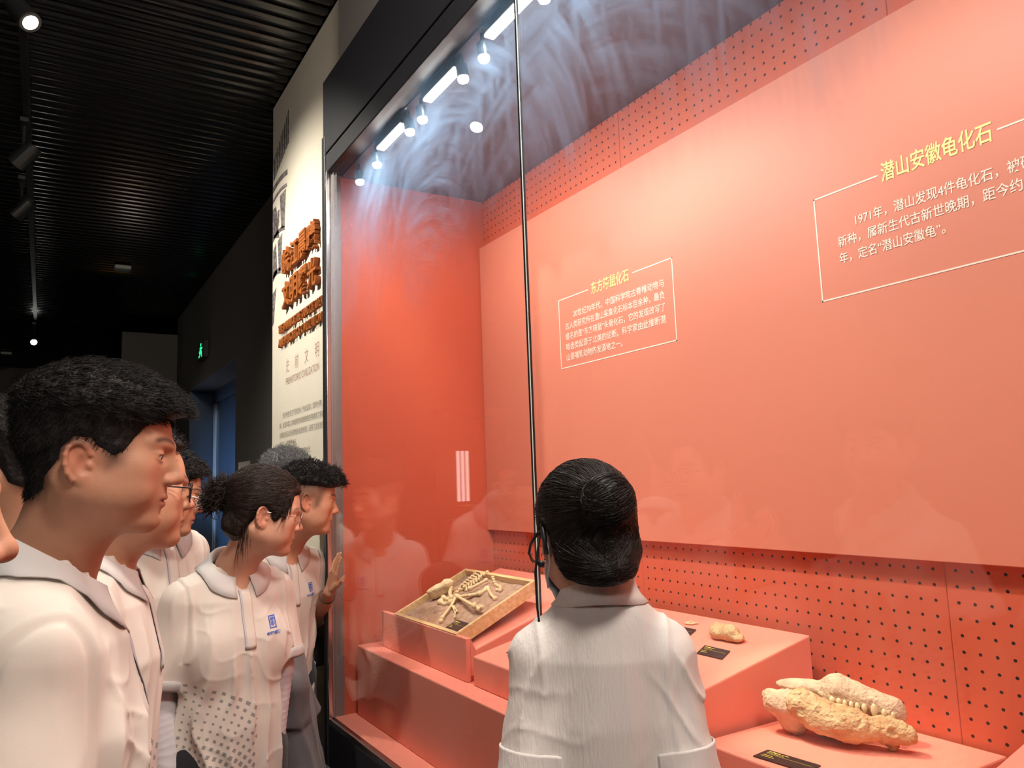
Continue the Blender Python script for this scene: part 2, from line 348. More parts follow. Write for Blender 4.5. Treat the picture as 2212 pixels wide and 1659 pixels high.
# ink rubbing of a carved ornament at the panel's far edge: fringe, bands, zigzag field
mb = MB()
def flat(pts): mb.prism([(XW, y_, z_) for y_, z_ in pts], (-0.0012, 0, 0), (0, 0, 0))
for i in range(9):
    ya = 4.185 - i * 0.036; z0 = 3.30 + 0.012 * i; flat([(ya, z0), (ya - 0.027, z0 + .008), (ya - 0.030, z0 + 0.13 + .008 * i), (ya - .004, z0 + .12 + .008 * i)])
def arc(z0, dz, th, y1, k=0.0):
    ys = np.linspace(4.2, y1, 7)
    f = lambda y_: z0 + dz * (1 - ((y_ - 4.2) / (y1 - 4.2) - .5) ** 2 * (1 + k))
    for a, b in zip(ys[:-1], ys[1:]): flat([(a, f(a)), (b, f(b)), (b, f(b) + th), (a, f(a) + th)])
arc(3.20, 0.05, 0.03, 3.90); arc(3.13, 0.06, 0.02, 3.91); arc(2.90, .07, .022, 3.95); arc(2.70, .05, .03, 4.03)
flat([(4.2, 3.14), (4.13, 3.14), (4.06, 2.94), (4.2, 2.98)]); flat([(4.05, 3.17), (3.93, 3.17), (3.955, 2.97), (4.02, 2.98)])
flat([(4.19, 2.90), (4.13, 2.93), (4.10, 2.76), (4.19, 2.73)]); flat([(4.09, 2.93), (4.0, 2.95), (4.02, 2.75), (4.07, 2.76)])
for a in np.linspace(0, 1, 5): flat([(4.12 - .05 * a, 2.98 + .03 * a), (4.115 - .05 * a, 2.98 + .03 * a), (4.09 - .03 * a, 3.10), (4.095 - .03 * a, 3.10)])
flat([(4.2, 2.66), (4.12, 2.68), (4.14, 2.62), (4.17, 2.50), (4.2, 2.48)])
put('ink_rubbing', mb.mesh(), M_dark_ink, pan)

# ------------------------------------------------------------------ the display case (built in)
case = thing('display_case', 'large built-in red display case with a glass front and black frame', 'display case', (1.3, 0.9, 0))
Y0 = -1.6        # the case runs on behind the camera
put('case_base', MB().box((0.92, Y0, 0), (BX + .05, 2.915, 0.745)).mesh(0.003), M_fascia, case)
put('case_floor', MB().box((0.944, Y0, 0.745), (BX, CY, 0.764)).mesh(), M_plinth, case)
put('sill_trim', MB().box((0.92, Y0, 0.745), (0.931, 2.90, 0.766)).mesh(0.002), M_chrome, case)
put('fascia', MB().box((0.92, Y0, 2.925), (0.985, 2.915, 3.24)).mesh(0.003), M_fascia, case)
put('fascia', MB().box((0.922, Y0, 2.845), (0.985, 2.913, 2.921)).mesh(0.003), M_fascia, case)
put('case_top', MB().box((0.98, Y0, 3.20), (BX + .05, 2.915, 3.25)).mesh(), M_fascia, case)
put('end_wall', MB().box((0.983, CY, 0.764), (BX + .05, 2.913, CZ)).mesh(), M_red, case)
put('case_jamb', MB().box((0.938, CY - .002, 0.764), (0.983, 2.913, 2.85)).mesh(0.001), M_steel, case)
put('corner_post', MB().box((0.915, 2.884, 0), (0.938, 2.918, 3.0)).mesh(0.002), M_fascia, case)
put('corner_trim', MB().box((0.918, 2.874, 0.764), (0.934, 2.884, 2.85)).mesh(0.002), M_chrome, case)
for ya, yb in ((1.9335, CY), (0.9605, 1.9325), (-0.012, 0.9595), (Y0, -0.014)):
    put_local('perforated_panel', MB().box((0, 0, 0), (0.02, yb - ya, CZ - 0.764)).mesh(0.0012, 1), M_peg, case, (BX, ya, 0.764))
put('case_ceiling', MB().box((0.985, Y0, CZ), (BX + .02, CY, CZ + 0.02)).mesh(), mat('frosted_ceiling', (0.12, 0.145, 0.175), 0.30, metal=0.12, bump=(30, .02)), case)
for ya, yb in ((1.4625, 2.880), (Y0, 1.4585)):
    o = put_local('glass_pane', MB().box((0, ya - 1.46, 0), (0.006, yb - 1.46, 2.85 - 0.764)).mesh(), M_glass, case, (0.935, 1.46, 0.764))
    o['label'] = 'clear glass pane with wiping smears and painted lamp haze near its top'
put('glass_joint', MB().box((0.9335, 1.4575, 0.764), (0.9425, 1.4635, 2.85)).mesh(), mat('joint_sealant', (0.012, 0.012, 0.012), 0.35), case)
put('glass_edge', MB().box((0.9338, 1.4545, 0.766), (0.9348, 1.4573, 2.845)).mesh(), mat('ground_glass_edge', (0.75, 0.85, 0.80), 0.3), case)
put('end_panel_near', MB().box((0.93, Y0 - .05, 0), (BX + .05, Y0, 3.25)).mesh(), M_red, case)
# lamps inside the case: LED bars and small spots on a line below the ceiling
M_rail = mat('black_rail', (0.02, 0.02, 0.02), 0.4)
for lb, yb in (('bright white LED bar under the case ceiling, farthest of the three near the end wall', 2.40), ('bright white LED bar under the case ceiling, middle one of the three', 2.00), ('bright white LED bar under the case ceiling, crossed by the glass joint', 1.60)):
    t = thing('led_bar_lamp', lb, 'lamp', (1.0, yb, CZ), 'LED bars in the case')
    put('housing', MB().box((0.985, yb - 0.115, CZ - 0.028), (1.02, yb + 0.115, CZ - 0.0005)).mesh(0.003), M_rail, t)
    put('diffuser', MB().box((0.988, yb - 0.105, CZ - 0.036), (1.017, yb + 0.105, CZ - 0.0285)).mesh(0.002), M_bar, t)
for nm, ys in (('small white spotlight in the far corner of the case ceiling, beyond all LED bars', 2.735), ('small white spotlight just beyond the farthest LED bar', 2.555), ('small white spotlight on the near side of the farthest LED bar', 2.255), ('small white spotlight just beyond the middle LED bar', 2.155),
               ('small white spotlight at the near end of the middle LED bar', 1.87), ('small white spotlight just beyond the nearest LED bar', 1.745), ('small white spotlight cut by the top photo edge beside the glass joint', 1.44)):
    t = thing('case_spotlight', nm, 'spotlight', (1.003, ys, CZ), 'spotlights in the case')
    put('stem', MB().tube([(1.003, ys, CZ - .001), (1.003, ys, CZ - .03)], .006).mesh(), M_rail, t)
    put('head', MB().lathe((1.003, ys, CZ - .03), (.12, 0, -1), [(.014, -.004), (.017, 0), (.018, .035), (.016, .036)], 16).mesh(), M_rail, t)
    put('lens', MB().lathe((1.003 + .0044, ys, CZ - .0665), (.12, 0, -1), [(.001, -.004), (.0155, -.002), (.0165, .006), (.013, .014), (.001, .018)], 16).mesh(), M_spot, t)

# ------------------------------------------------------------------ graphic board with the captions
BF = 1.612
gb = thing('graphic_board', 'wide coral board with white printed captions on the back wall of the case', 'graphic board', (BX, 1.2, 1.40))
put('board', MB().box((BF, Y0, 1.401), (BX - .0005, 2.888, 2.624)).mesh(0.0015), M_board, gb)
def brow(name, body, y, z, h=None, w_=None, m=M_caption, bold=0.008): return put(name, text_mesh(body, (BF, y, z), L_, UPZ, OUT, h, w_, bold), m, gb)
def frame(y0, y1, z0, z1, g0, g1, t=0.0035):
    b = MB(); x0, x1 = BF - .0008, BF - .0002
    b.box((x0, y1, z0), (x1, y0, z0 + t)); b.box((x0, y0 - t, z0), (x1, y0, z1)); b.box((x0, y1, z0), (x1, y1 + t, z1))
    b.box((x0, g0, z1 - t), (x1, y0, z1)); b.box((x0, y1, z1 - t), (x1, g1, z1))
    put('caption_frame', b.mesh(), M_caption, gb)
frame(2.298, 1.688, 2.000, 2.258, 2.114, 1.874)
brow('caption_heading', '东方晓鼠化石', 2.096, 2.234, 0.044, 0.204, M_heading, 0.015)
A = ['20世纪70年代，中国科学院古脊椎动物与', '古人类研究所在潜山采集化石标本百余种，最负', '盛名的是“东方晓鼠”头骨化石，它的发现改写了', '啮齿类起源于北美的论断。科学家由此推断潜', '山是哺乳动物的发源地之一。']
wA = [0.478, 0.530, 0.530, 0.530, 0.318]
for i, r in enumerate(A): brow('caption_line', r, 2.208 if i == 0 else 2.260, 2.176 - i * 0.0378, 0.027, wA[i])
frame(1.180, 0.575, 2.006, 2.266, 1.006, 0.745)
brow('caption_heading', '潜山安徽龟化石', 0.998, 2.244, 0.046, 0.243, M_heading, 0.015)
for i, (r, w_) in enumerate((('1971年，潜山发现4件龟化石，被确', 0.385), ('新种，属新生代古新世晚期，距今约6', 0.425), ('年，定名“潜山安徽龟”。', 0.255))):
    brow('caption_line', r, 1.072 if i == 0 else 1.122, 2.166 - i * 0.0405, 0.028, w_)

# ------------------------------------------------------------------ plinths and stands
def plinth(name, label, pts, cat='plinth'):
    return tag(put(name, MB().hexa(pts).mesh(0.004, 2), M_plinth), label, cat)
plinth('display_platform', 'long low red platform on the case floor under the fossil stands', [(1.025, 1.36, .764), (1.60, 1.36, .764), (1.60, 2.868, .764), (1.025, 2.868, .764), (1.025, 1.36, 1.013), (1.60, 1.36, 1.013), (1.60, 2.868, 1.013), (1.025, 2.868, 1.013)], 'platform')
K = (1.205 - 1.096) / (1.61 - 1.093)
def sl(x): return 1.096 + K * (x - 1.093)
yb = 2.072
plinth('sloped_plinth', 'sloped red plinth in mid case carrying the small fossils', [(1.093, 1.31, 1.0135), (1.606, 1.29, 1.0135), (1.606, yb, 1.0135), (1.093, yb, 1.0135), (1.093, 1.31, 1.096), (1.606, 1.29, sl(1.606)), (1.606, yb, sl(1.606)), (1.093, yb, 1.096)])
plinth('sloped_plinth', 'sloped red plinth cut off by the lower right photo corner', [(1.09, -.05, .7645), (1.606, -.05, .7645), (1.606, .70, .7645), (1.09, .70, .7645), (1.09, -.05, 1.096), (1.606, -.05, sl(1.606)), (1.606, .70, sl(1.606)), (1.09, .70, 1.096)])
plinth('flat_plinth', 'flat-topped red plinth under the big toothed fossil skull', [(1.222, .868, .7645), (1.628, .868, .7645), (1.628, 1.285, .7645), (1.222, 1.285, .7645), (1.222, .868, 1.034), (1.628, .868, 1.034), (1.628, 1.285, 1.034), (1.222, 1.285, 1.034)])
# stand of the wooden tray: front board, sloped top, two cheeks
TS = math.radians(24.5); TU = np.array([math.cos(TS), 0, math.sin(TS)]); TN = np.array([-math.sin(TS), 0, math.cos(TS)]); TO = np.array([1.112, 2.178, 1.100])
def tr(a, b, h): return TO + np.array([0, a, 0]) + TU * b + TN * h      # along the tray, up the slope, off its bed
st = thing('tray_stand', 'red wedge stand with a front lip holding the wooden tray', 'stand', (1.35, 2.44, 1.0135))
put('front_board', MB().box((1.092, 2.112, 1.0135), (1.108, 2.785, 1.140)).mesh(0.003), M_plinth, st)
y0, y1 = 2.125, 2.775
put('wedge', MB().hexa([(1.109, y0, 1.0135), (1.600, y0, 1.0135), (1.600, y1, 1.0135), (1.109, y1, 1.0135), (1.109, y0, 1.095), (1.600, y0, 1.253), (1.600, y1, 1.253), (1.109, y1, 1.095)]).mesh(0.004), M_plinth, st)
put('side_gusset', MB().prism([(1.108, 2.112, 1.138), (1.108, 2.112, 1.03), (1.165, 2.112, 1.03)], (0, 0, 0), (0, .012, 0)).mesh(0.002), M_plinth, st)
# wooden tray
def wood():
    m = bpy.data.materials.new('pale_pine'); m.use_nodes = True; nt = m.node_tree; b = nt.nodes['Principled BSDF']
    tc = nt.nodes.new('ShaderNodeTexCoord'); mp = nt.nodes.new('ShaderNodeMapping'); mp.inputs['Scale'].default_value = (30, 2.0, 30); nt.links.new(tc.outputs['Object'], mp.inputs[0])
    n = nt.nodes.new('ShaderNodeTexNoise'); n.inputs['Scale'].default_value = 2.5; n.inputs['Detail'].default_value = 6; nt.links.new(mp.outputs[0], n.inputs['Vector'])
    r = nt.nodes.new('ShaderNodeValToRGB'); r.color_ramp.elements[0].color = (0.60, 0.38, 0.16, 1); r.color_ramp.elements[1].color = (0.78, 0.58, 0.30, 1)
    r.color_ramp.elements[0].position = .35; r.color_ramp.elements[1].position = .65
    nt.links.new(n.outputs['Fac'], r.inputs[0]); nt.links.new(r.outputs[0], b.inputs['Base Color']); b.inputs['Roughness'].default_value = 0.5; return m
M_wood = wood()
TA, TB = 0.492, 0.325
tray = thing('wooden_tray', 'shallow pale wooden tray of sand tilted on the red stand', 'tray', tuple(tr(TA / 2, TB / 2, 0)))
def tbox(a0, a1, b0, b1, h0, h1): return [tr(a0, b0, h0), tr(a0, b1, h0), tr(a1, b1, h0), tr(a1, b0, h0), tr(a0, b0, h1), tr(a0, b1, h1), tr(a1, b1, h1), tr(a1, b0, h1)]
W_ = 0.013
for nm, q in (('side_board', (0, TA, 0, W_)), ('side_board', (0, TA, TB - W_, TB)), ('end_board', (0, W_, W_, TB - W_)), ('end_board', (TA - W_, TA, W_, TB - W_))):
    put(nm, MB().hexa(tbox(*q, 0.005, 0.047)).mesh(0.0015), M_wood, tray)
put('tray_bottom', MB().hexa(tbox(W_, TA - W_, W_, TB - W_, 0.005, 0.012)).mesh(), M_wood, tray)
# sand bed
na, nb = 150, 100; V = []; 
for i in range(na):
    for j in range(nb):
        a = W_ + (TA - 2 * W_) * i / (na - 1); b = W_ + (TB - 2 * W_) * j / (nb - 1)
        h = 0.026 + 0.004 * noise.noise(Vector((a * 18, b * 18, 1))) + 0.0025 * noise.noise(Vector((a * 90, b * 90, 4)))
        for (ca, cb, sa, sb, hh) in ((.22, .20, .10, .07, .014), (.30, .10, .07, .04, .010), (.14, .235, .06, .04, .010)):
            h += hh * math.exp(-((a - ca) / sa) ** 2 - ((b - cb) / sb) ** 2)
        V.append(tr(a, b, min(h, .06)))
F = [(i * nb + j, (i + 1) * nb + j, (i + 1) * nb + j + 1, i * nb + j + 1) for i in range(na - 1) for j in range(nb - 1)]
me = np_mesh(np.array(V), F); 
o = put('sand_bed', me, mat('brown_sand', (0.34, 0.20, 0.125), 0.9, bump=(700, 0.5), noisy=(55, (0.50, 0.33, 0.24))), tray, True)
# ------------------------------------------------------------------ implicit surfaces -> one continuous mesh
f4 = np.float32
class Grid:
    def __init__(s, lo, hi, h):
        s.lo = np.array(lo, f4); s.h = f4(h); n = [int(math.ceil((hi[i] - lo[i]) / h)) + 1 for i in range(3)]
        s.ax = [(lo[i] + h * np.arange(n[i])).astype(f4) for i in range(3)]
        s.F = np.full(n, 0.5, f4)
    def win(s, lo, hi):
        sl = tuple(slice(max(0, int((lo[i] - s.lo[i]) / s.h)), max(0, min(len(s.ax[i]), int((hi[i] - s.lo[i]) / s.h) + 2))) for i in range(3))
        X = s.ax[0][sl[0]][:, None, None]; Y = s.ax[1][sl[1]][None, :, None]; Z = s.ax[2][sl[2]][None, None, :]
        return sl, X, Y, Z
    def u(s, pr, k=0.01):
        fn, lo, hi = pr; m = k + 0.012; sl, X, Y, Z = s.win(np.array(lo) - m, np.array(hi) + m)
        A = s.F[sl]
        if A.size == 0: return s
        d = fn(X, Y, Z); t = np.clip(0.5 + 0.5 * (A - d) / k, 0, 1); s.F[sl] = A * (1 - t) + d * t - k * t * (1 - t); return s
    def d(s, pr, k=0.005):
        fn, lo, hi = pr; m = k + 0.012; sl, X, Y, Z = s.win(np.array(lo) - m, np.array(hi) + m)
        A = s.F[sl]
        if A.size == 0: return s
        d = -fn(X, Y, Z); t = np.clip(0.5 - 0.5 * (A - d) / k, 0, 1); s.F[sl] = A * (1 - t) + d * t + k * t * (1 - t); return s
    def xyz(s): return s.ax[0][:, None, None], s.ax[1][None, :, None], s.ax[2][None, None, :]
    def mesh(s):
        F = s.F; F[0] = F[-1] = 0.1; F[:, 0] = F[:, -1] = 0.1; F[:, :, 0] = F[:, :, -1] = 0.1
        S = F < 0
        c = sum(S[a:S.shape[0] - 1 + a, b:S.shape[1] - 1 + b, e:S.shape[2] - 1 + e].astype(np.int8) for a in (0, 1) for b in (0, 1) for e in (0, 1))
        act = (c > 0) & (c < 8); I = np.argwhere(act); idx = np.full(act.shape, -1, np.int32); idx[act] = np.arange(len(I))
        pos = np.zeros((len(I), 3), f4); cnt = np.zeros((len(I), 1), f4)
        for ax in range(3):
            o1, o2 = [q for q in range(3) if q != ax]
            for p in (0, 1):
                for q in (0, 1):
                    a = np.zeros(3, int); a[o1] = p; a[o2] = q; b = a.copy(); b[ax] = 1
                    fa = F[I[:, 0] + a[0], I[:, 1] + a[1], I[:, 2] + a[2]]; fb = F[I[:, 0] + b[0], I[:, 1] + b[1], I[:, 2] + b[2]]
                    m = (fa < 0) != (fb < 0); t = np.where(m, fa / np.where(m, fa - fb, 1), 0)
                    P = np.tile(a.astype(f4), (len(I), 1)); P[:, ax] += t; pos += P * m[:, None]; cnt += m[:, None]
        V = s.lo + s.h * (I + pos / cnt)
        Q = []
        for ax in range(3):
            o1, o2 = (ax + 1) % 3, (ax + 2) % 3
            A = np.take(S, range(S.shape[ax] - 1), ax); B = np.take(S, range(1, S.shape[ax]), ax)
            E = np.argwhere(A != B); E = E[(E[:, o1] > 0) & (E[:, o2] > 0) & (E[:, o1] < S.shape[o1] - 1) & (E[:, o2] < S.shape[o2] - 1)]
            inside = S[E[:, 0], E[:, 1], E[:, 2]]
            def ci(p, q):
                X = E.copy(); X[:, o1] -= p; X[:, o2] -= q; return idx[X[:, 0], X[:, 1], X[:, 2]]
            q = np.stack([ci(1, 1), ci(0, 1), ci(0, 0), ci(1, 0)], 1); q[~inside] = q[~inside][:, ::-1]; Q.append(q)
        return V, np.concatenate(Q)

def ell(c, r, R=None):
    c = np.array(c, f4); r = np.array(r, f4); ext = np.abs(np.array(R)) @ r if R is not None else r; mr = float(r.min())
    RT = None if R is None else np.array(R, f4)
    def fn(X, Y, Z):
        x, y, z = X - c[0], Y - c[1], Z - c[2]
        if RT is not None: x, y, z = (RT[0, i] * x + RT[1, i] * y + RT[2, i] * z for i in range(3))
        k0 = np.sqrt((x / r[0]) ** 2 + (y / r[1]) ** 2 + (z / r[2]) ** 2); k1 = np.sqrt((x / r[0] ** 2) ** 2 + (y / r[1] ** 2) ** 2 + (z / r[2] ** 2) ** 2)
        return k0 * (k0 - 1) / (k1 + 1e-6)
    return fn, c - ext, c + ext

def cap(a, b, ra, rb=None, cut=None):
    a = np.array(a, f4); b = np.array(b, f4); rb = ra if rb is None else rb; ab = b - a; L = float(ab @ ab) + 1e-12
    def fn(X, Y, Z):
        x, y, z = X - a[0], Y - a[1], Z - a[2]
        t = np.clip((x * ab[0] + y * ab[1] + z * ab[2]) / L, 0, 1)
        d = np.sqrt((x - t * ab[0]) ** 2 + (y - t * ab[1]) ** 2 + (z - t * ab[2]) ** 2) - (ra + (rb - ra) * t)
        if cut is not None:      # flat end at b
            n = ab / math.sqrt(L); d = np.maximum(d, (X - b[0]) * n[0] + (Y - b[1]) * n[1] + (Z - b[2]) * n[2] - cut)
        return d
    m = max(ra, rb); return fn, np.minimum(a, b) - m, np.maximum(a, b) + m

def wob(X, Y, Z, f, seed, n=5):
    r = np.random.default_rng(seed); o = 0
    for i in range(n):
        k = r.normal(size=3); k = k / np.linalg.norm(k) * f * r.uniform(.6, 1.5) * 6.283; o = o + np.sin(k[0] * X + k[1] * Y + k[2] * Z + r.uniform(0, 6.28))
    return (o / n).astype(f4)

def polysd(Y, Z, poly):
    "signed distance to a polygon in the side view, positive inside"
    P = np.array(poly, f4); d = None; ins = None
    for i in range(len(P)):
        a, b = P[i], P[(i + 1) % len(P)]; e = b - a; wx, wy = Y - a[0], Z - a[1]
        t = np.clip((wx * e[0] + wy * e[1]) / (e @ e), 0, 1); q = (wx - t * e[0]) ** 2 + (wy - t * e[1]) ** 2
        d = q if d is None else np.minimum(d, q)
        c = ((a[1] <= Z) != (b[1] <= Z)) & (Y < (b[0] - a[0]) * (Z - a[1]) / (b[1] - a[1] + 1e-9) + a[0])
        ins = c if ins is None else ins ^ c
    return np.sqrt(d) * np.where(ins, 1, -1)
def sstep(a, b, x): t = np.clip((x - a) / (b - a), 0, 1); return t * t * (3 - 2 * t)

def axes(az, pitch=0, roll=0):
    "columns right, forward, up; azimuth clockwise from +Y, pitch down, roll towards the right shoulder, all in degrees"
    a, p, r = map(math.radians, (az, pitch, roll))
    f = np.array([math.sin(a), math.cos(a), 0]); rt = np.array([math.cos(a), -math.sin(a), 0]); up = np.array([0, 0, 1.])
    f, up = f * math.cos(p) - up * math.sin(p), up * math.cos(p) + f * math.sin(p)
    rt, up = rt * math.cos(r) - up * math.sin(r), up * math.cos(r) + rt * math.sin(r)
    return np.stack([rt, f, up], 1)

# ------------------------------------------------------------------ skin, hair, cloth
def skin_mat(name, col, lip=(0.42, 0.13, 0.10)):
    m = bpy.data.materials.new(name); m.use_nodes = True; nt = m.node_tree; b = nt.nodes['Principled BSDF']
    at = nt.nodes.new('ShaderNodeAttribute'); at.attribute_name = 'pigment'; sp = nt.nodes.new('ShaderNodeSeparateColor'); nt.links.new(at.outputs['Color'], sp.inputs[0])
    tc = nt.nodes.new('ShaderNodeTexCoord'); n = nt.nodes.new('ShaderNodeTexNoise'); n.inputs['Scale'].default_value = 45; n.inputs['Detail'].default_value = 5; nt.links.new(tc.outputs['Object'], n.inputs['Vector'])
    def mixc(f, a, c):
        x = nt.nodes.new('ShaderNodeMix'); x.data_type = 'RGBA'
        for i, v in ((0, f), (6, a), (7, c)):
            if hasattr(v, 'is_output'): nt.links.new(v, x.inputs[i])
            else: x.inputs[i].default_value = v if i == 0 else (*v, 1)
        return x.outputs[2]
    c = mixc(n.outputs['Fac'], tuple(v * 1.08 for v in col), tuple(v * q for v, q in zip(col, (0.92, 0.82, 0.78))))
    c = mixc(sp.outputs[2], c, (col[0] * 1.0, col[1] * 0.62, col[2] * 0.58))
    c = mixc(sp.outputs[0], c, lip); c = mixc(sp.outputs[1], c, (0.016, 0.011, 0.010))
    nt.links.new(c, b.inputs['Base Color']); b.inputs['Roughness'].default_value = 0.5; b.inputs['Specular IOR Level'].default_value = 0.4
    b.inputs['Subsurface Weight'].default_value = 0.0; b.inputs['Subsurface Radius'].default_value = (0.010, 0.004, 0.002); b.inputs['Subsurface Scale'].default_value = 1.0
    n2 = nt.nodes.new('ShaderNodeTexNoise'); n2.inputs['Scale'].default_value = 380; nt.links.new(tc.outputs['Object'], n2.inputs['Vector'])
    k = nt.nodes.new('ShaderNodeBump'); k.inputs['Strength'].default_value = 0.10; k.inputs['Distance'].default_value = 0.003; nt.links.new(n2.outputs['Fac'], k.inputs['Height']); nt.links.new(k.outputs[0], b.inputs['Normal'])
    return m
SKIN = skin_mat('warm_skin', (0.56, 0.30, 0.19)); SKIN_B = skin_mat('light_skin', (0.62, 0.36, 0.25))
def hair_mat(name, col, rough=0.5, bs=0.4):
    m = mat(name, col, rough, spec=0.3); nt = m.node_tree; b = nt.nodes['Principled BSDF']
    tc = nt.nodes.new('ShaderNodeTexCoord'); n = nt.nodes.new('ShaderNodeTexNoise'); n.inputs['Scale'].default_value = 260; n.inputs['Detail'].default_value = 3; nt.links.new(tc.outputs['Object'], n.inputs['Vector'])
    k = nt.nodes.new('ShaderNodeBump'); k.inputs['Strength'].default_value = bs; k.inputs['Distance'].default_value = 0.004; nt.links.new(n.outputs['Fac'], k.inputs['Height']); nt.links.new(k.outputs[0], b.inputs['Normal']); return m
HAIR = hair_mat('black_hair', (0.010, 0.008, 0.008), 0.6); HAIR_BR = hair_mat('dark_brown_hair', (0.026, 0.015, 0.011)); HAIR_GR = hair_mat('greying_hair', (0.17, 0.17, 0.175))
HAIR_GUIDE = hair_mat('sleek_black_hair', (0.012, 0.009, 0.008), 0.38, 0.12)
def eye_mat():
    m = bpy.data.materials.new('eye'); m.use_nodes = True; nt = m.node_tree; b = nt.nodes['Principled BSDF']; b.inputs['Roughness'].default_value = 0.15
    at = nt.nodes.new('ShaderNodeAttribute'); at.attribute_name = 'gaze'
    r = nt.nodes.new('ShaderNodeValToRGB'); e = r.color_ramp.elements; e[0].position = 0.0; e[0].color = (0.005, 0.004, 0.004, 1); e[1].position = 1; e[1].color = (0.62, 0.55, 0.52, 1)
    q = e.new(0.20); q.color = (0.02, 0.010, 0.006, 1); q = e.new(0.34); q.color = (0.03, 0.014, 0.008, 1); q = e.new(0.38); q.color = (0.60, 0.54, 0.50, 1)
    nt.links.new(at.outputs['Fac'], r.inputs[0]); nt.links.new(r.outputs[0], b.inputs['Base Color']); return m
M_eye = eye_mat()
def cloth_mat(name, col, pattern=False, weave=900, strength=0.25, crinkle=0):
    m = mat(name, col, 0.85, spec=0.25, bump=(weave, strength), sheen=0.15)
    nt = m.node_tree; b = nt.nodes['Principled BSDF']
    if crinkle:      # fine upright crinkles of a seersucker cloth
        tc = nt.nodes.new('ShaderNodeTexCoord'); mp = nt.nodes.new('ShaderNodeMapping'); mp.inputs['Scale'].default_value = (260, 260, 45); nt.links.new(tc.outputs['Object'], mp.inputs[0])
        n = nt.nodes.new('ShaderNodeTexNoise'); n.inputs['Scale'].default_value = 1.0; n.inputs['Detail'].default_value = 4; nt.links.new(mp.outputs[0], n.inputs['Vector'])
        k = nt.nodes.new('ShaderNodeBump'); k.inputs['Strength'].default_value = crinkle; k.inputs['Distance'].default_value = 0.003; nt.links.new(n.outputs['Fac'], k.inputs['Height']); nt.links.new(k.outputs[0], b.inputs['Normal'])
    if pattern:
        at = nt.nodes.new('ShaderNodeAttribute'); at.attribute_name = 'pattern'; sp = nt.nodes.new('ShaderNodeSeparateXYZ'); nt.links.new(at.outputs['Vector'], sp.inputs[0])
        a = M_(nt, 'ABSOLUTE', M_(nt, 'SUBTRACT', M_(nt, 'FRACT', sp.outputs[0]), 0.5)); c = M_(nt, 'ABSOLUTE', M_(nt, 'SUBTRACT', M_(nt, 'FRACT', sp.outputs[1]), 0.5))
        f = M_(nt, 'LESS_THAN', M_(nt, 'MAXIMUM', a, c), M_(nt, 'MULTIPLY', sp.outputs[2], 0.5))
        x = nt.nodes.new('ShaderNodeMix'); x.data_type = 'RGBA'; x.inputs[6].default_value = (*col, 1); x.inputs[7].default_value = (0.30, 0.285, 0.27, 1)
        nt.links.new(f, x.inputs[0]); nt.links.new(x.outputs[2], b.inputs['Base Color'])
    return m
POLO = (0.70, 0.635, 0.575)
M_polo = cloth_mat('white_polo', POLO, True, 1400, .10); M_collar = cloth_mat('grey_white_collar', (0.66, 0.64, 0.63)); M_cuff = cloth_mat('grey_cuff', (0.52, 0.49, 0.49))
M_placket = cloth_mat('grey_placket', (0.56, 0.55, 0.60)); M_blouse = cloth_mat('white_blouse', (0.74, 0.70, 0.67), False, 900, 0.15, 0.55); M_gtee = cloth_mat('grey_tee', (0.13, 0.125, 0.135))
M_sleeve = cloth_mat('lilac_sun_sleeve', (0.62, 0.58, 0.62)); M_trouser = cloth_mat('black_trousers', (0.02, 0.02, 0.025)); M_shoe = mat('black_shoe', (0.02, 0.02, 0.02), 0.4)
M_blue = mat('blue_print', (0.06, 0.13, 0.55), 0.7); M_button = mat('button', (0.7, 0.66, 0.62), 0.4)
M_frame_d = mat('dark_glasses_frame', (0.02, 0.018, 0.02), 0.25); M_frame_m = mat('metal_glasses_frame', (0.75, 0.68, 0.62), 0.25, metal=1.0); M_frame_c = mat('clear_glasses_frame', (0.75, 0.70, 0.68), 0.15)
M_lens = glass(False); M_lens.name = 'lens'

def set_col(me, name, arr):
    a = me.attributes.new(name, 'FLOAT_COLOR', 'POINT'); c = np.ones((len(arr), 4), f4); c[:, :3] = arr; a.data.foreach_set('color', c.ravel())

def skull(k=0.03):
    return ell((0, -.014, .026), (.076, .097, .088)), ell((0, .022, -.035), (.064, .066, .080))

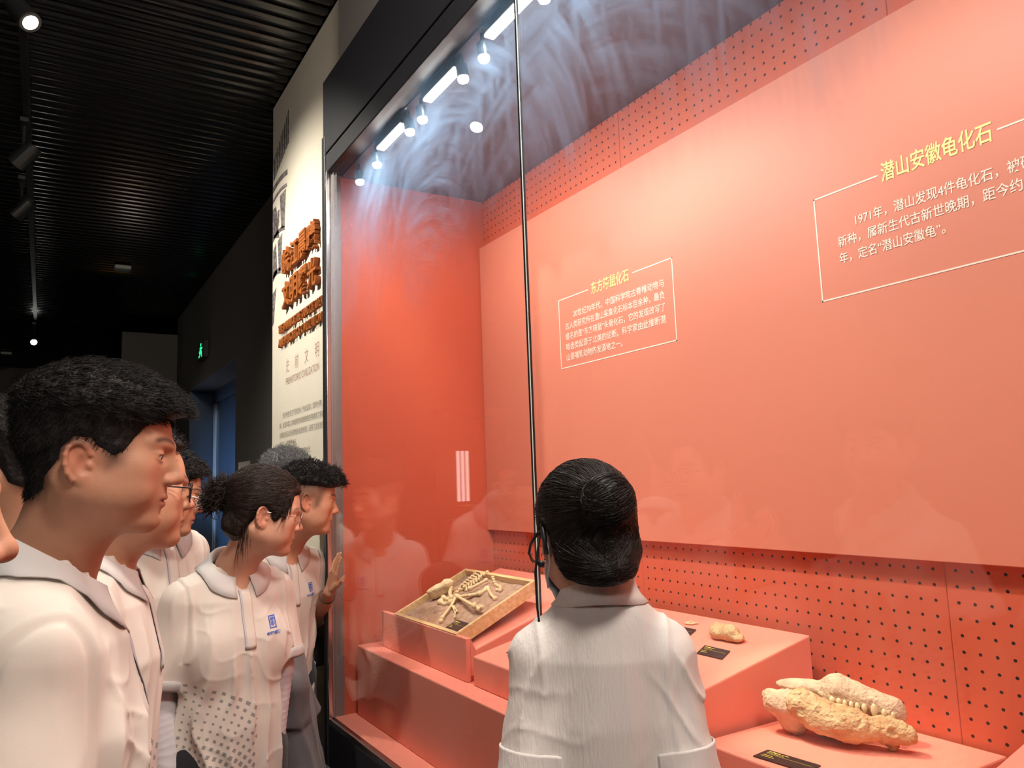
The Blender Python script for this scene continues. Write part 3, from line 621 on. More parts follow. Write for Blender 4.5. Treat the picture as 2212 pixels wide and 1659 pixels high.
def head(spec):
    "head and neck in head coordinates: x right, y forward, z up, origin between the ears at eye level"
    h = spec.get('vox', .0022); nb = spec['nb_local']; fem = spec.get('female', 0)
    lo = (-.115, min(-.125, nb[1] - .08), max(min(nb[2] - .03, spec['chest_local'][2] - .02), -.36)); hi = (.115, max(.135, spec['chest_local'][1] + .035), .13)
    g = Grid(lo, hi, h); a, b = skull(); g.u(a, .01); g.u(b, .03)
    pf = spec.get('face', {})
    fat = pf.get('fat', 1.0); jw = pf.get('jaw', 1.0); nz = pf.get('nose', 1.0)
    for s in (-1, 1):
        g.u(cap((s * .048 * jw, -.008, -.058), (s * .014, .060, -.094), .022, .019), .022)
        g.u(ell((s * .045, .050, -.022), (.019, .022, .019)), .02)
        g.u(ell((s * .043, .036, -.056), (.020 * fat, .032 * fat, .028)), .022)
        g.u(cap((s * .010, .0815, .0165), (s * .042, .064, .020), .008, .007), .012)
    g.u(ell((0, .069, -.097), (.020, .019, .018)), .016)
    g.u(ell((0, .064, -.064), (.029, .024, .027)), .016)
    r = .045 if fem else .051
    g.u(cap(nb, spec['chest_local'], r, .046), .03)
    g.u(cap((0, -.022, -.055), nb, r, r * 1.03), .03)
    g.u(cap((0, .012, -.085), (nb[0], nb[1] + .02, nb[2] + .02), r * .72, r * .8), .03)
    for s in (-1, 1): g.u(cap((s * .055, -.028, -.05), (nb[0] + s * .022, nb[1] + .045, nb[2] + .01), .013, .012), .02)
    # eye sockets, nose, mouth
    for s in (-1, 1): g.d(ell((s * .031, .0915, .0015), (.018, .0135, .0105)), .012)
    g.u(cap((0, .0805, .008), (0, .0965 * nz ** .3, -.026), .0066, .0088 * nz), .010)
    g.u(ell((0, .0970, -.031), (.0108 * nz, .0115 * nz, .0092)), .006)
    for s in (-1, 1):
        g.u(ell((s * .0122 * nz, .0900, -.0345), (.0076, .0092, .0074)), .006)
        g.d(ell((s * .0062, .0955, -.0420), (.0040, .0055, .0042)), .003)
    g.d(cap((0, .0925, -.046), (0, .0940, -.053), .0018), .005)
    op = pf.get('open', 0)
    g.u(ell((0, .0825, -.0605), (.0215, .0100, .0056)), .004); g.u(ell((0, .0815, -.0715 - op), (.0185, .0098, .0066)), .004)
    g.d(ell((0, .0955, -.0658 - op / 2), (.0235, .0105, .0013 + op / 2)), .002)
    g.d(ell((0, .0935, -.0835 - op), (.015, .007, .005)), .008)
    for s in (-1, 1):
        g.u(ell((s * .031, .0672, -.001), (.0158, .0150, .0132)), .004)
        g.d(ell((s * .0315, .0850, -.0012), (.0148, .0120, pf.get('eye', .0050))), .0012)
    # ears
    th, ti = math.radians(28), math.radians(14)
    for s in (-1, 1):
        n = np.array([s * math.cos(th), math.sin(th), 0]); u0 = np.array([0, 0, 1.]); fw = np.array([-s * math.sin(th), math.cos(th), 0])
        up = u0 * math.cos(ti) - fw * math.sin(ti); fw = fw * math.cos(ti) + u0 * math.sin(ti)
        R = np.stack([n, fw, up], 1); c = np.array([s * .0735, -.014, pf.get('earz', -.012)])
        g.u(ell(c, (.0068, .0175, .031), R), .004)
        g.u(ell(c - up * .024 + fw * .004 + n * .002, (.0055, .010, .011), R), .005)
        pts = [c + n * .0052 + fw * (.0158 * math.cos(q)) + up * (.0285 * math.sin(q)) for q in np.linspace(math.radians(20), math.radians(235), 9)]
        for p, q in zip(pts[:-1], pts[1:]): g.u(cap(p, q, .0034), .0025)
        g.d(ell(c + n * .0082 + fw * .0035 - up * .003, (.0060, .0085, .0150), R), .003)
        g.d(ell(c + n * .0075 - fw * .004 + up * .0115, (.0032, .0060, .0105), R), .003)
        g.u(ell(c + n * .004 + fw * .013 - up * .006, (.004, .004, .006), R), .003)
    V, Q = g.mesh()
    x, y, z = V[:, 0], V[:, 1], V[:, 2]; ax_ = np.abs(x)
    lip = np.exp(-((x / .021) ** 4) - (((z + .066 + op / 2) / (.0088 + op * .5)) ** 4)) * (y > .078)
    line = np.exp(-(x / .023) ** 4 - ((z + .0658 + op / 2) / (.0016 + op * .35)) ** 2) * (y > .076)
    zb = .0225 + .004 * np.sin((ax_ - .012) / .036 * math.pi) - .02 * np.clip(ax_ - .036, 0, 1)
    brow = np.exp(-((z - zb) / .0046) ** 2) * sstep(.008, .013, ax_) * (1 - sstep(.044, .054, ax_)) * (y > .04) * pf.get('brow', 0.85)
    lash = np.exp(-(((ax_ - .031) / .0145) ** 4) - ((z - .0022) / .0012) ** 2) * (y > .06) * .8
    dark = np.maximum(np.maximum(brow, lash), line * .55)
    if spec.get('fade'):
        p_, w_, a_ = spec['fade']; dark = np.maximum(dark, a_ * sstep(-w_, w_, polysd(y, z, p_)) * (0.85 + .15 * np.sin(1500 * y) * np.sin(1300 * z)))
    blush = .55 * np.exp(-((ax_ - .045) / .02) ** 2 - ((z + .03) / .022) ** 2) + .5 * np.exp(-(x / .014) ** 2 - ((z + .032) / .012) ** 2) * (y > .09) + .5 * sstep(.066, .076, ax_) * np.exp(-((z + .012) / .036) ** 4 - ((y + .012) / .028) ** 4)
    return V, Q, np.stack([lip, np.clip(dark, 0, 1), np.clip(blush, 0, 1)], 1)

def strands(P, D0, D1, L, r, S=5, jit=0.25, seed=1, grav=0.0):
    "tapered hair locks: start along D0, bend to D1"
    rg = np.random.default_rng(seed); n = len(P); D0 = D0 + rg.normal(size=D0.shape) * jit; D1 = D1 + rg.normal(size=D1.shape) * jit
    nr = lambda a: a / (np.linalg.norm(a, axis=1, keepdims=True) + 1e-9)
    D0, D1 = nr(D0), nr(D1); L = L * rg.uniform(.6, 1.2, size=(n, 1)); pts = [P - D0 * 0.003]
    for i in range(S):
        t = (i + .5) / S; pts.append(pts[-1] + nr(D0 * (1 - t) + D1 * t) * L / S)
    pts = np.stack(pts, 1); T = nr(pts[:, -1] - pts[:, 0]); A = nr(np.cross(T, rg.normal(size=T.shape))); B = np.cross(T, A)
    rad = r * (1 - np.linspace(0, 1, S + 1) ** 2 * .9)
    V = np.stack([pts + rad[None, :, None] * (math.cos(q) * A + math.sin(q) * B)[:, None, :] for q in (0, 2.094, 4.189)], 2).reshape(-1, 3)
    base = (np.arange(n) * (S + 1) * 3)[:, None, None]; seg = (np.arange(S) * 3)[None, :, None]; k = np.arange(3)[None, None, :]; k2 = (k + 1) % 3
    F = np.stack([base + seg + k, base + seg + k2, base + seg + 3 + k2, base + seg + 3 + k], 3).reshape(-1, 4)
    return V, F

def combed(P, N_, tgt, d0, L, r, bvh, lift=.001, S=6, jit=.1, seed=1):
    "locks that lie on the hair surface and run along it"
    rg = np.random.default_rng(seed); n = len(P); pts = np.zeros((n, S + 1, 3)); L = L * rg.uniform(.6, 1.2, n); jt = rg.normal(size=(n, 3)) * jit; lf = lift * rg.uniform(.2, 1.3, n)
    for i in range(n):
        p, nn = P[i], N_[i]; pts[i, 0] = p - nn * .001
        for k in range(S):
            d = (tgt - p) if tgt is not None else np.array(d0(p)) if callable(d0) else np.array(d0, float)
            d = d / (np.linalg.norm(d) + 1e-6) + jt[i]; d = d - nn * (d @ nn); d = d / (np.linalg.norm(d) + 1e-6)
            q, m, _, _ = bvh.find_nearest(Vector(p + d * L[i] / S)); p, nn = np.array(q), np.array(m); pts[i, k + 1] = p + nn * lf[i] * math.sin(math.pi * (k + 1) / S * .9)
    nr = lambda a: a / (np.linalg.norm(a, axis=-1, keepdims=True) + 1e-9)
    T = nr(pts[:, -1] - pts[:, 0]); A = nr(np.cross(T, rg.normal(size=T.shape))); B = np.cross(T, A); rad = r * (1 - np.linspace(0, 1, S + 1) ** 2 * .85)
    V = np.stack([pts + rad[None, :, None] * (math.cos(q) * A + math.sin(q) * B)[:, None, :] for q in (0, 2.094, 4.189)], 2).reshape(-1, 3)
    base = (np.arange(n) * (S + 1) * 3)[:, None, None]; seg = (np.arange(S) * 3)[None, :, None]; k = np.arange(3)[None, None, :]; k2 = (k + 1) % 3
    return V, np.stack([base + seg + k, base + seg + k2, base + seg + 3 + k2, base + seg + 3 + k], 3).reshape(-1, 4)

def normals(V, Q):
    n = np.cross(V[Q[:, 2]] - V[Q[:, 0]], V[Q[:, 3]] - V[Q[:, 1]]); N_ = np.zeros_like(V)
    for i in range(4): np.add.at(N_, Q[:, i], n)
    return N_ / (np.linalg.norm(N_, axis=1, keepdims=True) + 1e-12)

def hair(spec):
    hs = spec['hair']; h = hs.get('vox', .003)
    g = Grid((-.125, -.20, -.16), (.125, .17, .185), h); a, b = skull(); g.u(a, .01); g.u(b, .03)
    for s in (-1, 1): g.u(cap((s * .048, -.008, -.058), (s * .014, .060, -.094), .022, .019), .022)
    g.u(cap((0, -.022, -.055), spec['nb_local'], .053, .053), .03)
    g.F[g.F > .2] = .2
    X, Y, Z = g.xyz()
    sd = polysd(Y + 0 * Z, Z + 0 * Y, hs['poly'])
    t = sstep(-.004, hs.get('soft', .014), sd) * (hs['thick'](X, Y, Z) + hs.get('noise', .002) * (wob(X, Y, Z, hs.get('nf', 45), 3) + .6 * wob(X, Y, Z, hs.get('nf', 45) * 2.3, 4))) - .010 * (1 - sstep(-.012, .002, sd))
    # a real mass: recompute the distance outside the narrow band before offsetting
    for pr, k in ((a, .01), (b, .03)): pass
    d = a[0](X, Y, Z); e = b[0](X, Y, Z); m = np.clip(.5 + .5 * (d - e) / .03, 0, 1); d = d * (1 - m) + e * m - .03 * m * (1 - m)
    nbp = cap((0, -.022, -.055), spec['nb_local'], .053, .053)[0](X, Y, Z); m = np.clip(.5 + .5 * (d - nbp) / .03, 0, 1); d = d * (1 - m) + nbp * m - .03 * m * (1 - m)
    g.F = (d - t).astype(f4)
    g.F = np.maximum(g.F, -(d + .008))          # a shell on the scalp
    for pr, k in hs.get('add', ()): g.u(pr, k)
    for pr, k in hs.get('cutout', ()): g.d(pr, k)
    V, Q = g.mesh()
    out = [(V, Q)]; bv = None
    Nn = normals(V, Q); rg = np.random.default_rng(hs.get('seed', 5))
    for st in hs.get('strands', ()):
        ok = np.where(st['where'](V[:, 0], V[:, 1], V[:, 2]) & ((V - np.array([0, -.01, .0])) * Nn).sum(1).__gt__(0.02))[0]
        if len(ok) == 0: continue
        i = rg.choice(ok, st['n'])
        if st.get('comb'):
            if bv is None: bv = BVHTree.FromPolygons([tuple(v) for v in V.tolist()], [tuple(q) for q in Q.tolist()])
            out.append(combed(V[i].astype(float), Nn[i].astype(float), None if st.get('to') is None else np.array(st['to']), st.get('d0'), st['L'], st['r'], bv, st.get('lift', .001), 6, st.get('jit', .1), st.get('seed', 1))); continue
        n_ = Nn[i]; tg = (lambda v: v - n_ * (n_ * v).sum(1, keepdims=True)) if st.get('tan') else (lambda v: v)
        tgt = st.get('to'); e0, e1 = np.array(st['d0']) + 0 * n_, np.array(st['d1']) + 0 * n_
        if tgt is not None: e0 = np.array(tgt) - V[i]; e0 = e0 / (np.linalg.norm(e0, axis=1, keepdims=True) + 1e-6); e1 = e0
        out.append(strands(V[i], n_ * st.get('lift', .5) + tg(e0), n_ * st.get('lift1', 0) + tg(e1), st['L'], st['r'], st.get('S', 5), st.get('jit', .25), st.get('seed', 1)))
    Vs, Fs, o = [], [], 0
    for v, f in out: Vs.append(v); Fs.append(f + o); o += len(v)
    return np.concatenate(Vs), np.concatenate(Fs)

def hand_prims(g, W, D, Nn, side, curl=0.25, splay=1.0, sc=1.0, thumb=0.6):
    "palm, four bent fingers and a thumb; W wrist, D towards the fingers, Nn out of the palm, side +1 puts the thumb on the D x N side"
    W, D, Nn = (np.array(v, float) for v in (W, D, Nn)); D /= np.linalg.norm(D); Nn -= D * (Nn @ D); Nn /= np.linalg.norm(Nn); T = np.cross(D, Nn) * side
    offs = (.030, .010, -.010, -.028); kl = (.092, .096, .090, .080); fl = (.070, .078, .072, .056); rad = (.0088, .0090, .0085, .0076)
    for o, k in zip(offs, kl): g.u(cap(W + T * o * .55 * sc, W + D * k * .95 * sc + T * o * sc, .0135 * sc, .0105 * sc), .010)
    g.u(ell(W + D * .03 * sc + T * .024 * sc + Nn * .008 * sc, np.array((.017, .028, .013)) * sc, np.stack([T, D, Nn], 1)), .010)
    g.u(ell(W + D * .035 * sc - T * .022 * sc + Nn * .006 * sc, np.array((.014, .032, .012)) * sc, np.stack([T, D, Nn], 1)), .010)
    for i, (o, k, l, r) in enumerate(zip(offs, kl, fl, rad)):
        p = W + D * k * .95 * sc + T * o * sc; a = 0.0; sp = (o * 3.2) * splay
        d0 = D * math.cos(sp) + T * math.sin(sp)
        for j, (fr, cu) in enumerate(((.46, .35), (.30, .9), (.24, .7))):
            a += curl * cu * (1 + .15 * i); q = p + (d0 * math.cos(a) + Nn * math.sin(a)) * l * fr * sc
            g.u(cap(p, q, r * (1 - .10 * j) * sc, r * (.92 - .10 * j) * sc), .0025); p = q
    p = W + D * .022 * sc + T * .030 * sc; d = T * math.cos(thumb) * 1.0 + D * math.sin(thumb) + Nn * .25
    for l, r in ((.040, .0115), (.030, .0098), (.024, .0088)):
        d = d / np.linalg.norm(d); q = p + d * l * sc; g.u(cap(p, q, r * sc, r * .9 * sc), .004); p = q; d = d + D * .25 + Nn * .1
# ------------------------------------------------------------------ people
def ribbon(pts_rows, mat_, name, parent, thick=0.002):
    "sheet given as rows of points, thickened"
    R = np.array(pts_rows, float); n, m = R.shape[:2]
    F = [(i * m + j, i * m + j + 1, (i + 1) * m + j + 1, (i + 1) * m + j) for i in range(n - 1) for j in range(m - 1)]
    o = put(name, np_mesh(R.reshape(-1, 3), F), mat_, parent, True)
    md = o.modifiers.new('thickness', 'SOLIDIFY'); md.thickness = thick; md.offset = 1; return o

def torso(sp):
    "shirt in torso coordinates: x right, y forward, z along the spine, pelvis at 0, base of the neck at 0.53"
    ws = sp.get('ws', 1.0); ds = sp.get('ds', 1.0); hem = sp.get('hem', -.13); h = sp.get('cvox', .005); kind = sp['top']
    ext = [sp['arm'][s][q] for s in sp['arm'] for q in (0, 1)]
    E = np.array(ext + [(-.22, -.18, hem - .02), (.22, .22, .58)])
    g = Grid(E.min(0) - .09, E.max(0) + .09, h); X, Y, Z = g.xyz()
    zt = [-.3, -.14, 0, .18, .33, .43, .49, .53]
    rx = np.interp(Z, zt, [.186, .184, .176, .163, .170, .160, .105, .06]) * ws; ry = np.interp(Z, zt, [.136, .134, .130, .120, .118, .098, .070, .05]) * ds * sp.get('belly', 1.0) ** np.clip(1 - np.abs(Z - .08) / .25, 0, 1)
    yc = np.interp(Z, zt, [.012, .012, .012, .012, .008, -.004, -.014, -.016])
    q = np.sqrt((X / rx) ** 2 + ((Y - yc) / ry) ** 2); d = (q - 1) * np.minimum(rx, ry)
    d = np.maximum(d, Z - .515); g.F = np.minimum(d, .5).astype(f4)
    if sp.get('female'):
        for s in (-1, 1): g.u(ell((s * .070, .074, .280), (.062, .046, .070)), .07)
    for s in (-1, 1):
        g.u(cap((s * .045, -.022, .487), (s * .146 * ws, -.014, .430), .042, .046), .045)
        S, Eb, sf = sp['arm'][s][0], sp['arm'][s][1], sp['sleeve']
        S, Eb = np.array(S), np.array(Eb); en = S + (Eb - S) * sf
        g.u(cap(S, en, sp.get('sr', (.050, .070))[0], sp.get('sr', (.056, .070))[1], 0.0), .034)
    d = np.maximum(g.F, hem + .012 * np.sin(X * 14) - Z)      # hem
    th = np.arctan2(Y - .01, X); lo_ = wob(X, Y, Z, 3.0, sp.get('seed', 1)); lo2 = wob(X, Y, Z, 5.5, sp.get('seed', 1) + 9)
    ph = th * 7 + 2.6 * lo_ + sp.get('seed', 1); rid = .5 * (1 - np.abs(np.sin(ph))) ** 2 + .5 * (.5 + .5 * np.cos(2 * ph)) ** 1.5
    amp = sp.get('fold', .012) * (0.35 + .9 * np.clip((.42 - Z) / .5, 0, 1)) * (.25 + .9 * np.clip(lo2 * 1.3 + .5, 0, 1)); cm = 1.0
    for s in (-1, 1):
        S, Eb = np.array(sp['arm'][s][0]), np.array(sp['arm'][s][1]); en = S + (Eb - S) * sp['sleeve']; cm = cm * (1 - .9 * np.exp(-(((X - en[0]) ** 2 + (Y - en[1]) ** 2 + (Z - en[2]) ** 2) / .085 ** 2) ** 2))
    dg = (1 - np.abs(np.sin((Z * .8 + np.abs(X) * 1.0) * 38 + 3.0 * lo2))) ** 3
    wd = np.exp(-((np.abs(X) - .17) / .07) ** 2 - ((Z - .36) / .12) ** 2)
    wr = (1 - np.abs(np.sin((X * .6 - Z) * 24 + 4.5 * lo2))) ** 3
    d = d - cm * (amp * (rid - .35) + .004 * lo2 * .7 + sp.get('arm_fold', .004) * dg * wd * (1 if kind == 'blouse' else 1 - sstep(.135, .165, np.abs(X))) + sp.get('crease', 0.0) * wr * (1 if kind == 'blouse' else 1 - sstep(.12, .15, np.abs(X))) * (.4 + .6 * np.clip(lo_ + .5, 0, 1)))
    if kind in ('polo', 'blouse'): d = d - .0034 * np.exp(-((np.abs(X) - sp.get('seam', .148) * ws - .10 * (Z - .40) ** 2 / .1) / .0055) ** 2) * (Z > .27)      # armhole seam
    if kind == 'polo':
        d = d + .003 * np.exp(-((np.abs(X) - (sp.get('seam', .148) + .011) * ws - .10 * (Z - .40) ** 2 / .1) / .004) ** 2) * (Z > .27)
        d = d - cm * sstep(.145, .19, np.abs(X)) * .004 * (1 - np.abs(np.sin(Y * 26 + 2.2 * lo2 + sp.get('seed', 1)))) ** 2 * np.clip((.40 - Z) / .2, 0, 1)
    g.F = d.astype(f4)
    sp['solid'] = g.mesh() if kind != 'tee' else None
    nbl = np.array((0, -.006, .50)); g.d(cap(nbl + np.array((0, -.012, -.02)), nbl + np.array((0, .02, .12)), (.064 if kind == 'polo' else .050) * sp.get('neck_r', 1.06)), .006)
    if kind == 'polo': g.d(cap((0, .055, .505), (0, .125, sp.get('vee', .435)), .036, .004), .006)
    for s in (-1, 1):
        S, Eb, W = (np.array(v) for v in sp['arm'][s][:3]); en = S + (Eb - S) * sp['sleeve']; u = (Eb - S) / np.linalg.norm(Eb - S)
        g.d(cap(en - u * .03, en + u * .05, sp.get('sr', (.056, .070))[1] - .012), .003)
    return g.mesh()

def glasses(root, H, m, s=1.0, rim=0.0013, shape=(.0235, .0185), clear=None):
    "worn glasses as a part of the person: rims, bridge, temples, lenses"
    b = MB(); T = lambda p: H(np.array(p, float))
    for sd in (-1, 1):
        pts = []
        for q in np.linspace(0, 2 * math.pi, 25)[:-1]:
            cx = math.copysign(abs(math.cos(q)) ** .7, math.cos(q)); cz = math.copysign(abs(math.sin(q)) ** .7, math.sin(q))
            x = sd * .0325 + shape[0] * cx; pts.append(T((x, .0985 - .35 * abs(x) * abs(x) * 6, -.005 + shape[1] * cz)))
        b.tube(pts, rim, 6, closed=True)
        b.tube([T((sd * .056, .094, .002)), T((sd * .066, .088, .004)), T((sd * .072, .04, .004)), T((sd * .0765, -.008, .004)), T((sd * .078, -.024, -.012))], rim, 6)
        b.tube([T((sd * .0085, .0985, -.010)), T((sd * .010, .092, -.014))], .0018, 6)
    b.tube([T((-.0095, .098, .000)), T((0, .1005, .003)), T((.0095, .098, .000))], rim, 6)
    go = put('eyeglasses', b.mesh(), m, root, True)
    for sd in (-1, 1):
        b = MB(); ring = []
        for q in np.linspace(0, 2 * math.pi, 21)[:-1]:
            cx = math.copysign(abs(math.cos(q)) ** .7, math.cos(q)); cz = math.copysign(abs(math.sin(q)) ** .7, math.sin(q))
            x = sd * .0325 + shape[0] * cx; ring.append(np.array((x, .0985 - 2.1 * x * x, -.005 + shape[1] * cz)))
        n = len(ring); b.add([T(p) for p in ring] + [T(p + np.array((0, .0012, 0))) for p in ring], [tuple(range(n)), tuple(range(2 * n - 1, n - 1, -1))] + [(i, (i + 1) % n, n + (i + 1) % n, n + i) for i in range(n)])
        put('lens', b.mesh(), M_lens, go)

def person(sp):
    Hc = np.array(sp['head']); nb = np.array(sp['nb']); s = np.array(sp.get('sv', (sp.get('s', 1.0),) * 3))
    RH = axes(sp['haz'], sp.get('hp', 0), sp.get('hr', 0)); TA_ = axes(sp['taz'])
    Pv = np.array([nb[0], nb[1], 0]) - TA_[:, 1] * sp.get('lean', .05) - TA_[:, 0] * sp.get('side', 0); Pv[2] = sp.get('pz', .95)
    up = nb - Pv; S = np.linalg.norm(up) / .53; up = up / np.linalg.norm(up); fw = TA_[:, 1] - up * (TA_[:, 1] @ up); fw /= np.linalg.norm(fw); RT = np.stack([np.cross(fw, up), fw, up], 1)
    T = lambda p: Pv + S * (np.atleast_2d(p) @ RT.T); Ti = lambda p: (RT.T @ (np.array(p) - Pv)) / S
    H = lambda p: (Hc + (np.atleast_2d(p) * s) @ RH.T) if np.ndim(p) > 1 else Hc + RH @ (np.array(p) * s)
    root = thing('person', sp['label'], 'person', (Pv[0], Pv[1], 0.0), sp.get('group'))
    # arms in torso coordinates
    ws = sp.get('ws', 1.0); arm = {}
    for sd in (-1, 1):
        a = sp.get('arms', {}).get(sd, {})
        sh = np.array((sd * .150 * ws, -.014, .425)); el = Ti(a['el']) if 'el' in a else np.array((sd * sp.get('ex', .205) * ws, -.035, .165)); wr = Ti(a['wr']) if 'wr' in a else np.array((sd * sp.get('ex', .205) * ws, .055, -.07))
        hd = RT.T @ np.array(a['hd']) if 'hd' in a else (wr - el) + np.array((0, 0, -.1)); pn = RT.T @ np.array(a['pn']) if 'pn' in a else np.array((-sd, 0, 0.)) * 1.0
        arm[sd] = (sh, el, wr, hd, pn, a)
    sp['arm'] = arm
    # body: head, neck, arms and hands
    sp['nb_local'] = RH.T @ (nb - up * .015 - Hc) / s
    sp['chest_local'] = RH.T @ (T((0, .040, .41))[0] - Hc) / s
    V, Q, C = head(sp); Vs, Qs, Cs = [H(V)], [Q], [C]; off = len(V)
    for sd in (-1, 1):
        sh, el, wr, hd, pn, a = arm[sd]
        tip = wr + hd / np.linalg.norm(hd) * .21; E = np.array([sh, el, wr, tip]); v = a.get('vox', .0034)
        g = Grid(E.min(0) - .06, E.max(0) + .06, v)
        g.u(cap(sh, el, .044, .036)); g.u(cap(el, el + (wr - el) * .45, .037, .036), .01); g.u(cap(el + (wr - el) * .45, wr, .036, .0245), .01)
        hand_prims(g, wr, hd, pn, a.get('thumb_side', sd), a.get('curl', .35), a.get('splay', 1.0), a.get('hs', 1.0), a.get('thumb', .6))
        V, Q = g.mesh(); Vs.append(T(V)); Qs.append(Q + off); off += len(V); Cs.append(np.zeros((len(V), 3), f4))
        if sp.get('sun_sleeves'):
            g = Grid(E.min(0) - .08, E.max(0) + .08, .0036); a0 = sh + (el - sh) * .45
            g.u(cap(a0, el, .051, .047)); g.u(cap(el, wr, .047, .034), .01); X, Y, Z = g.xyz()
            g.F = g.F - (.0013 * (1 - np.abs(np.sin(Z * 170 + 6 * wob(X, Y, Z, 6, 3)))) ** 2).astype(f4)
            V, Q = g.mesh(); put('sun_sleeve', np_mesh(T(V), Q), M_sleeve, root, True)
    me = np_mesh(np.concatenate(Vs), np.concatenate(Qs)); set_col(me, 'pigment', np.concatenate(Cs)); put('body', me, sp.get('skin', SKIN), root, True)
    # eyes
    for sd in (-1, 1):
        bm = bmesh.new(); bmesh.ops.create_uvsphere(bm, u_segments=20, v_segments=14, radius=.0122); me = bpy.data.meshes.new('eye'); bm.to_mesh(me); bm.free()
        co = np.array([v.co for v in me.vertices]); gz = np.array(sp.get('gaze', (0, 1, -.15))); gz = gz / np.linalg.norm(gz)
        an = np.arccos(np.clip((co @ gz) / .0122, -1, 1)) / (math.pi / 2); a = me.attributes.new('gaze', 'FLOAT', 'POINT'); a.data.foreach_set('value', np.clip(an, 0, 1).astype(f4))
        P = H(co + np.array((sd * .031, .0680, -.001))); me.vertices.foreach_set('co', P.astype(f4).ravel()); put('eye', me, M_eye, root, True)
    # hair
    V, F = hair(sp); put('hair', np_mesh(H(V), F), sp.get('hairmat', HAIR), root, True)
    # top
    V, Q = torso(sp); kind = sp['top']
    me = np_mesh(T(V), Q)
    if kind == 'polo':
        x, y, z = V[:, 0], V[:, 1], V[:, 2]; cx, cz = .20, -.30
        u_ = np.arctan2(y, x) * .17           # arc length around the body from the right side
        du, dz = u_ - .02, z - cz; r = np.hypot(du, dz); an = np.arctan2(du, dz)
        R0 = .52; sz = np.where(r < R0, .40 + .40 * sstep(.05, 1.2, an), 0) * (u_ > -.05) * (u_ < .30) * (z < .235); sz = sz * (1 - .35 * np.sin(np.clip((R0 - r) / .16, 0, 1) * math.pi))
        a = me.attributes.new('pattern', 'FLOAT_VECTOR', 'POINT')
        a.data.foreach_set('vector', np.stack([r / .021 - R0 / .021 + 40, an * 17, sz], 1).astype(f4).ravel())
    shirt = put({'polo': 'polo_shirt', 'blouse': 'blouse', 'tee': 't_shirt'}[kind], me, {'polo': M_polo, 'blouse': M_blouse, 'tee': M_gtee}[kind], root, True)
    bvh = BVHTree.FromPolygons([tuple(v) for v in V.tolist()], [tuple(q) for q in Q.tolist()])
    def front(x, z, off):
        h = bvh.ray_cast(Vector((x, .5, z)), Vector((0, -1, 0)))
        return np.array(h[0]) + np.array(h[1]) * off if h[0] else np.array((x, .12, z))
    def outside(p, off):
        q, n, _, _ = bvh.find_nearest(Vector(p)); d = (Vector(p) - q).dot(n)
        return np.array(q + n * off) if d < off else np.array(p)
    nr = sp.get('neck_r', 1.06)
    if sp['solid']: bvs = BVHTree.FromPolygons([tuple(v) for v in sp['solid'][0].tolist()], [tuple(q) for q in sp['solid'][1].tolist()])
    def outside_s(p, off):
        q, n, _, _ = bvs.find_nearest(Vector(p)); d = (Vector(p) - q).dot(n)
        return np.array(q + n * off) if d < off else np.array(p)
    if kind in ('polo', 'blouse'):
        rows = []; tilt = math.radians(30 if kind == 'polo' else 14); mx = 162 if kind == 'polo' else 172
        gap = sp.get('open', .012)
        for q in np.linspace(-mx, mx, 49):
            a = math.radians(q); n = np.array((math.sin(a), -math.cos(a), 0)); fr = sstep(70, mx, abs(q))
            base = np.array((.066 * nr * math.sin(a), -.071 * nr * math.cos(a), 0))
            if kind == 'polo': prof = [(.000, -.012), (.000, .008), (.001, .022), (.003, .029), (.007, .029), (.011, .023), (.019 + .003 * fr, .004 - .002 * fr), (.027 + .003 * fr, -.018 - .008 * fr)]
            else: prof = [(.008, -.034), (.004, -.018), (.001, .0), (-.001, .014), (-.004, .026), (-.006, .034), (-.0045, .036), (-.002, .034)]
            row = []
            for o_, z_ in prof:
                p = base + n * o_ + np.array((0, 0, z_)); p = np.array((p[0], p[1] * math.cos(tilt) + p[2] * math.sin(tilt) * .4, p[2] - p[1] * math.sin(tilt))) + np.array((0, -.006 if kind == 'polo' else -.012, .497 if kind == 'polo' else .537))
                row.append(outside_s(p, .003 + .0015 * (o_ > .024)) if o_ > .010 or kind == 'blouse' and z_ < 0 else p)
            rows.append(row)
        ribbon(T(np.array(rows).reshape(-1, 3)).reshape(49, -1, 3), M_collar if kind == 'polo' else M_blouse, 'collar', shirt, .0022)
    if kind == 'polo':
        zz = np.linspace(sp.get('vee', .435) + .022, .30, 16)
        rows = [[front(x, z, .0014 + .0006 * (abs(x) < .013)) for x in np.linspace(-.0155, .0155, 7)] for z in zz]
        ribbon(T(np.array(rows).reshape(-1, 3)).reshape(16, 7, 3), M_polo, 'placket', shirt, .0015)
        rows = [[front(x, z, .0024) for x in (.0125, .0155, .0185)] for z in zz]
        ribbon(T(np.array(rows).reshape(-1, 3)).reshape(16, 3, 3), M_placket, 'placket_edge', shirt, .001)
        for z in (.415, .37, .325):
            p = front(0, z, .005); b = MB().lathe(T(p)[0], RT[:, 1], [(.0005, -.002), (.005, -.002), (.005, .001), (.0005, .0015)], 14); put('button', b.mesh(), M_button, shirt)
        # chest emblem and characters on the wearer's left
        ex, ez = -.078 * ws, .345
        def logo(nm, polys):
            b = MB()
            for p in polys:
                P = [front(ex - a, ez + c, .0016) for a, c in p]; P2 = [front(ex - a, ez + c, .0008) for a, c in p]; n = len(P)
                b.add(T(np.array(P)), [tuple(range(n))])
            put(nm, b.mesh(), M_blue, shirt)
        q = .0024; rc = lambda x0, z0, x1, z1: [(x0, z0), (x1, z0), (x1, z1), (x0, z1)]
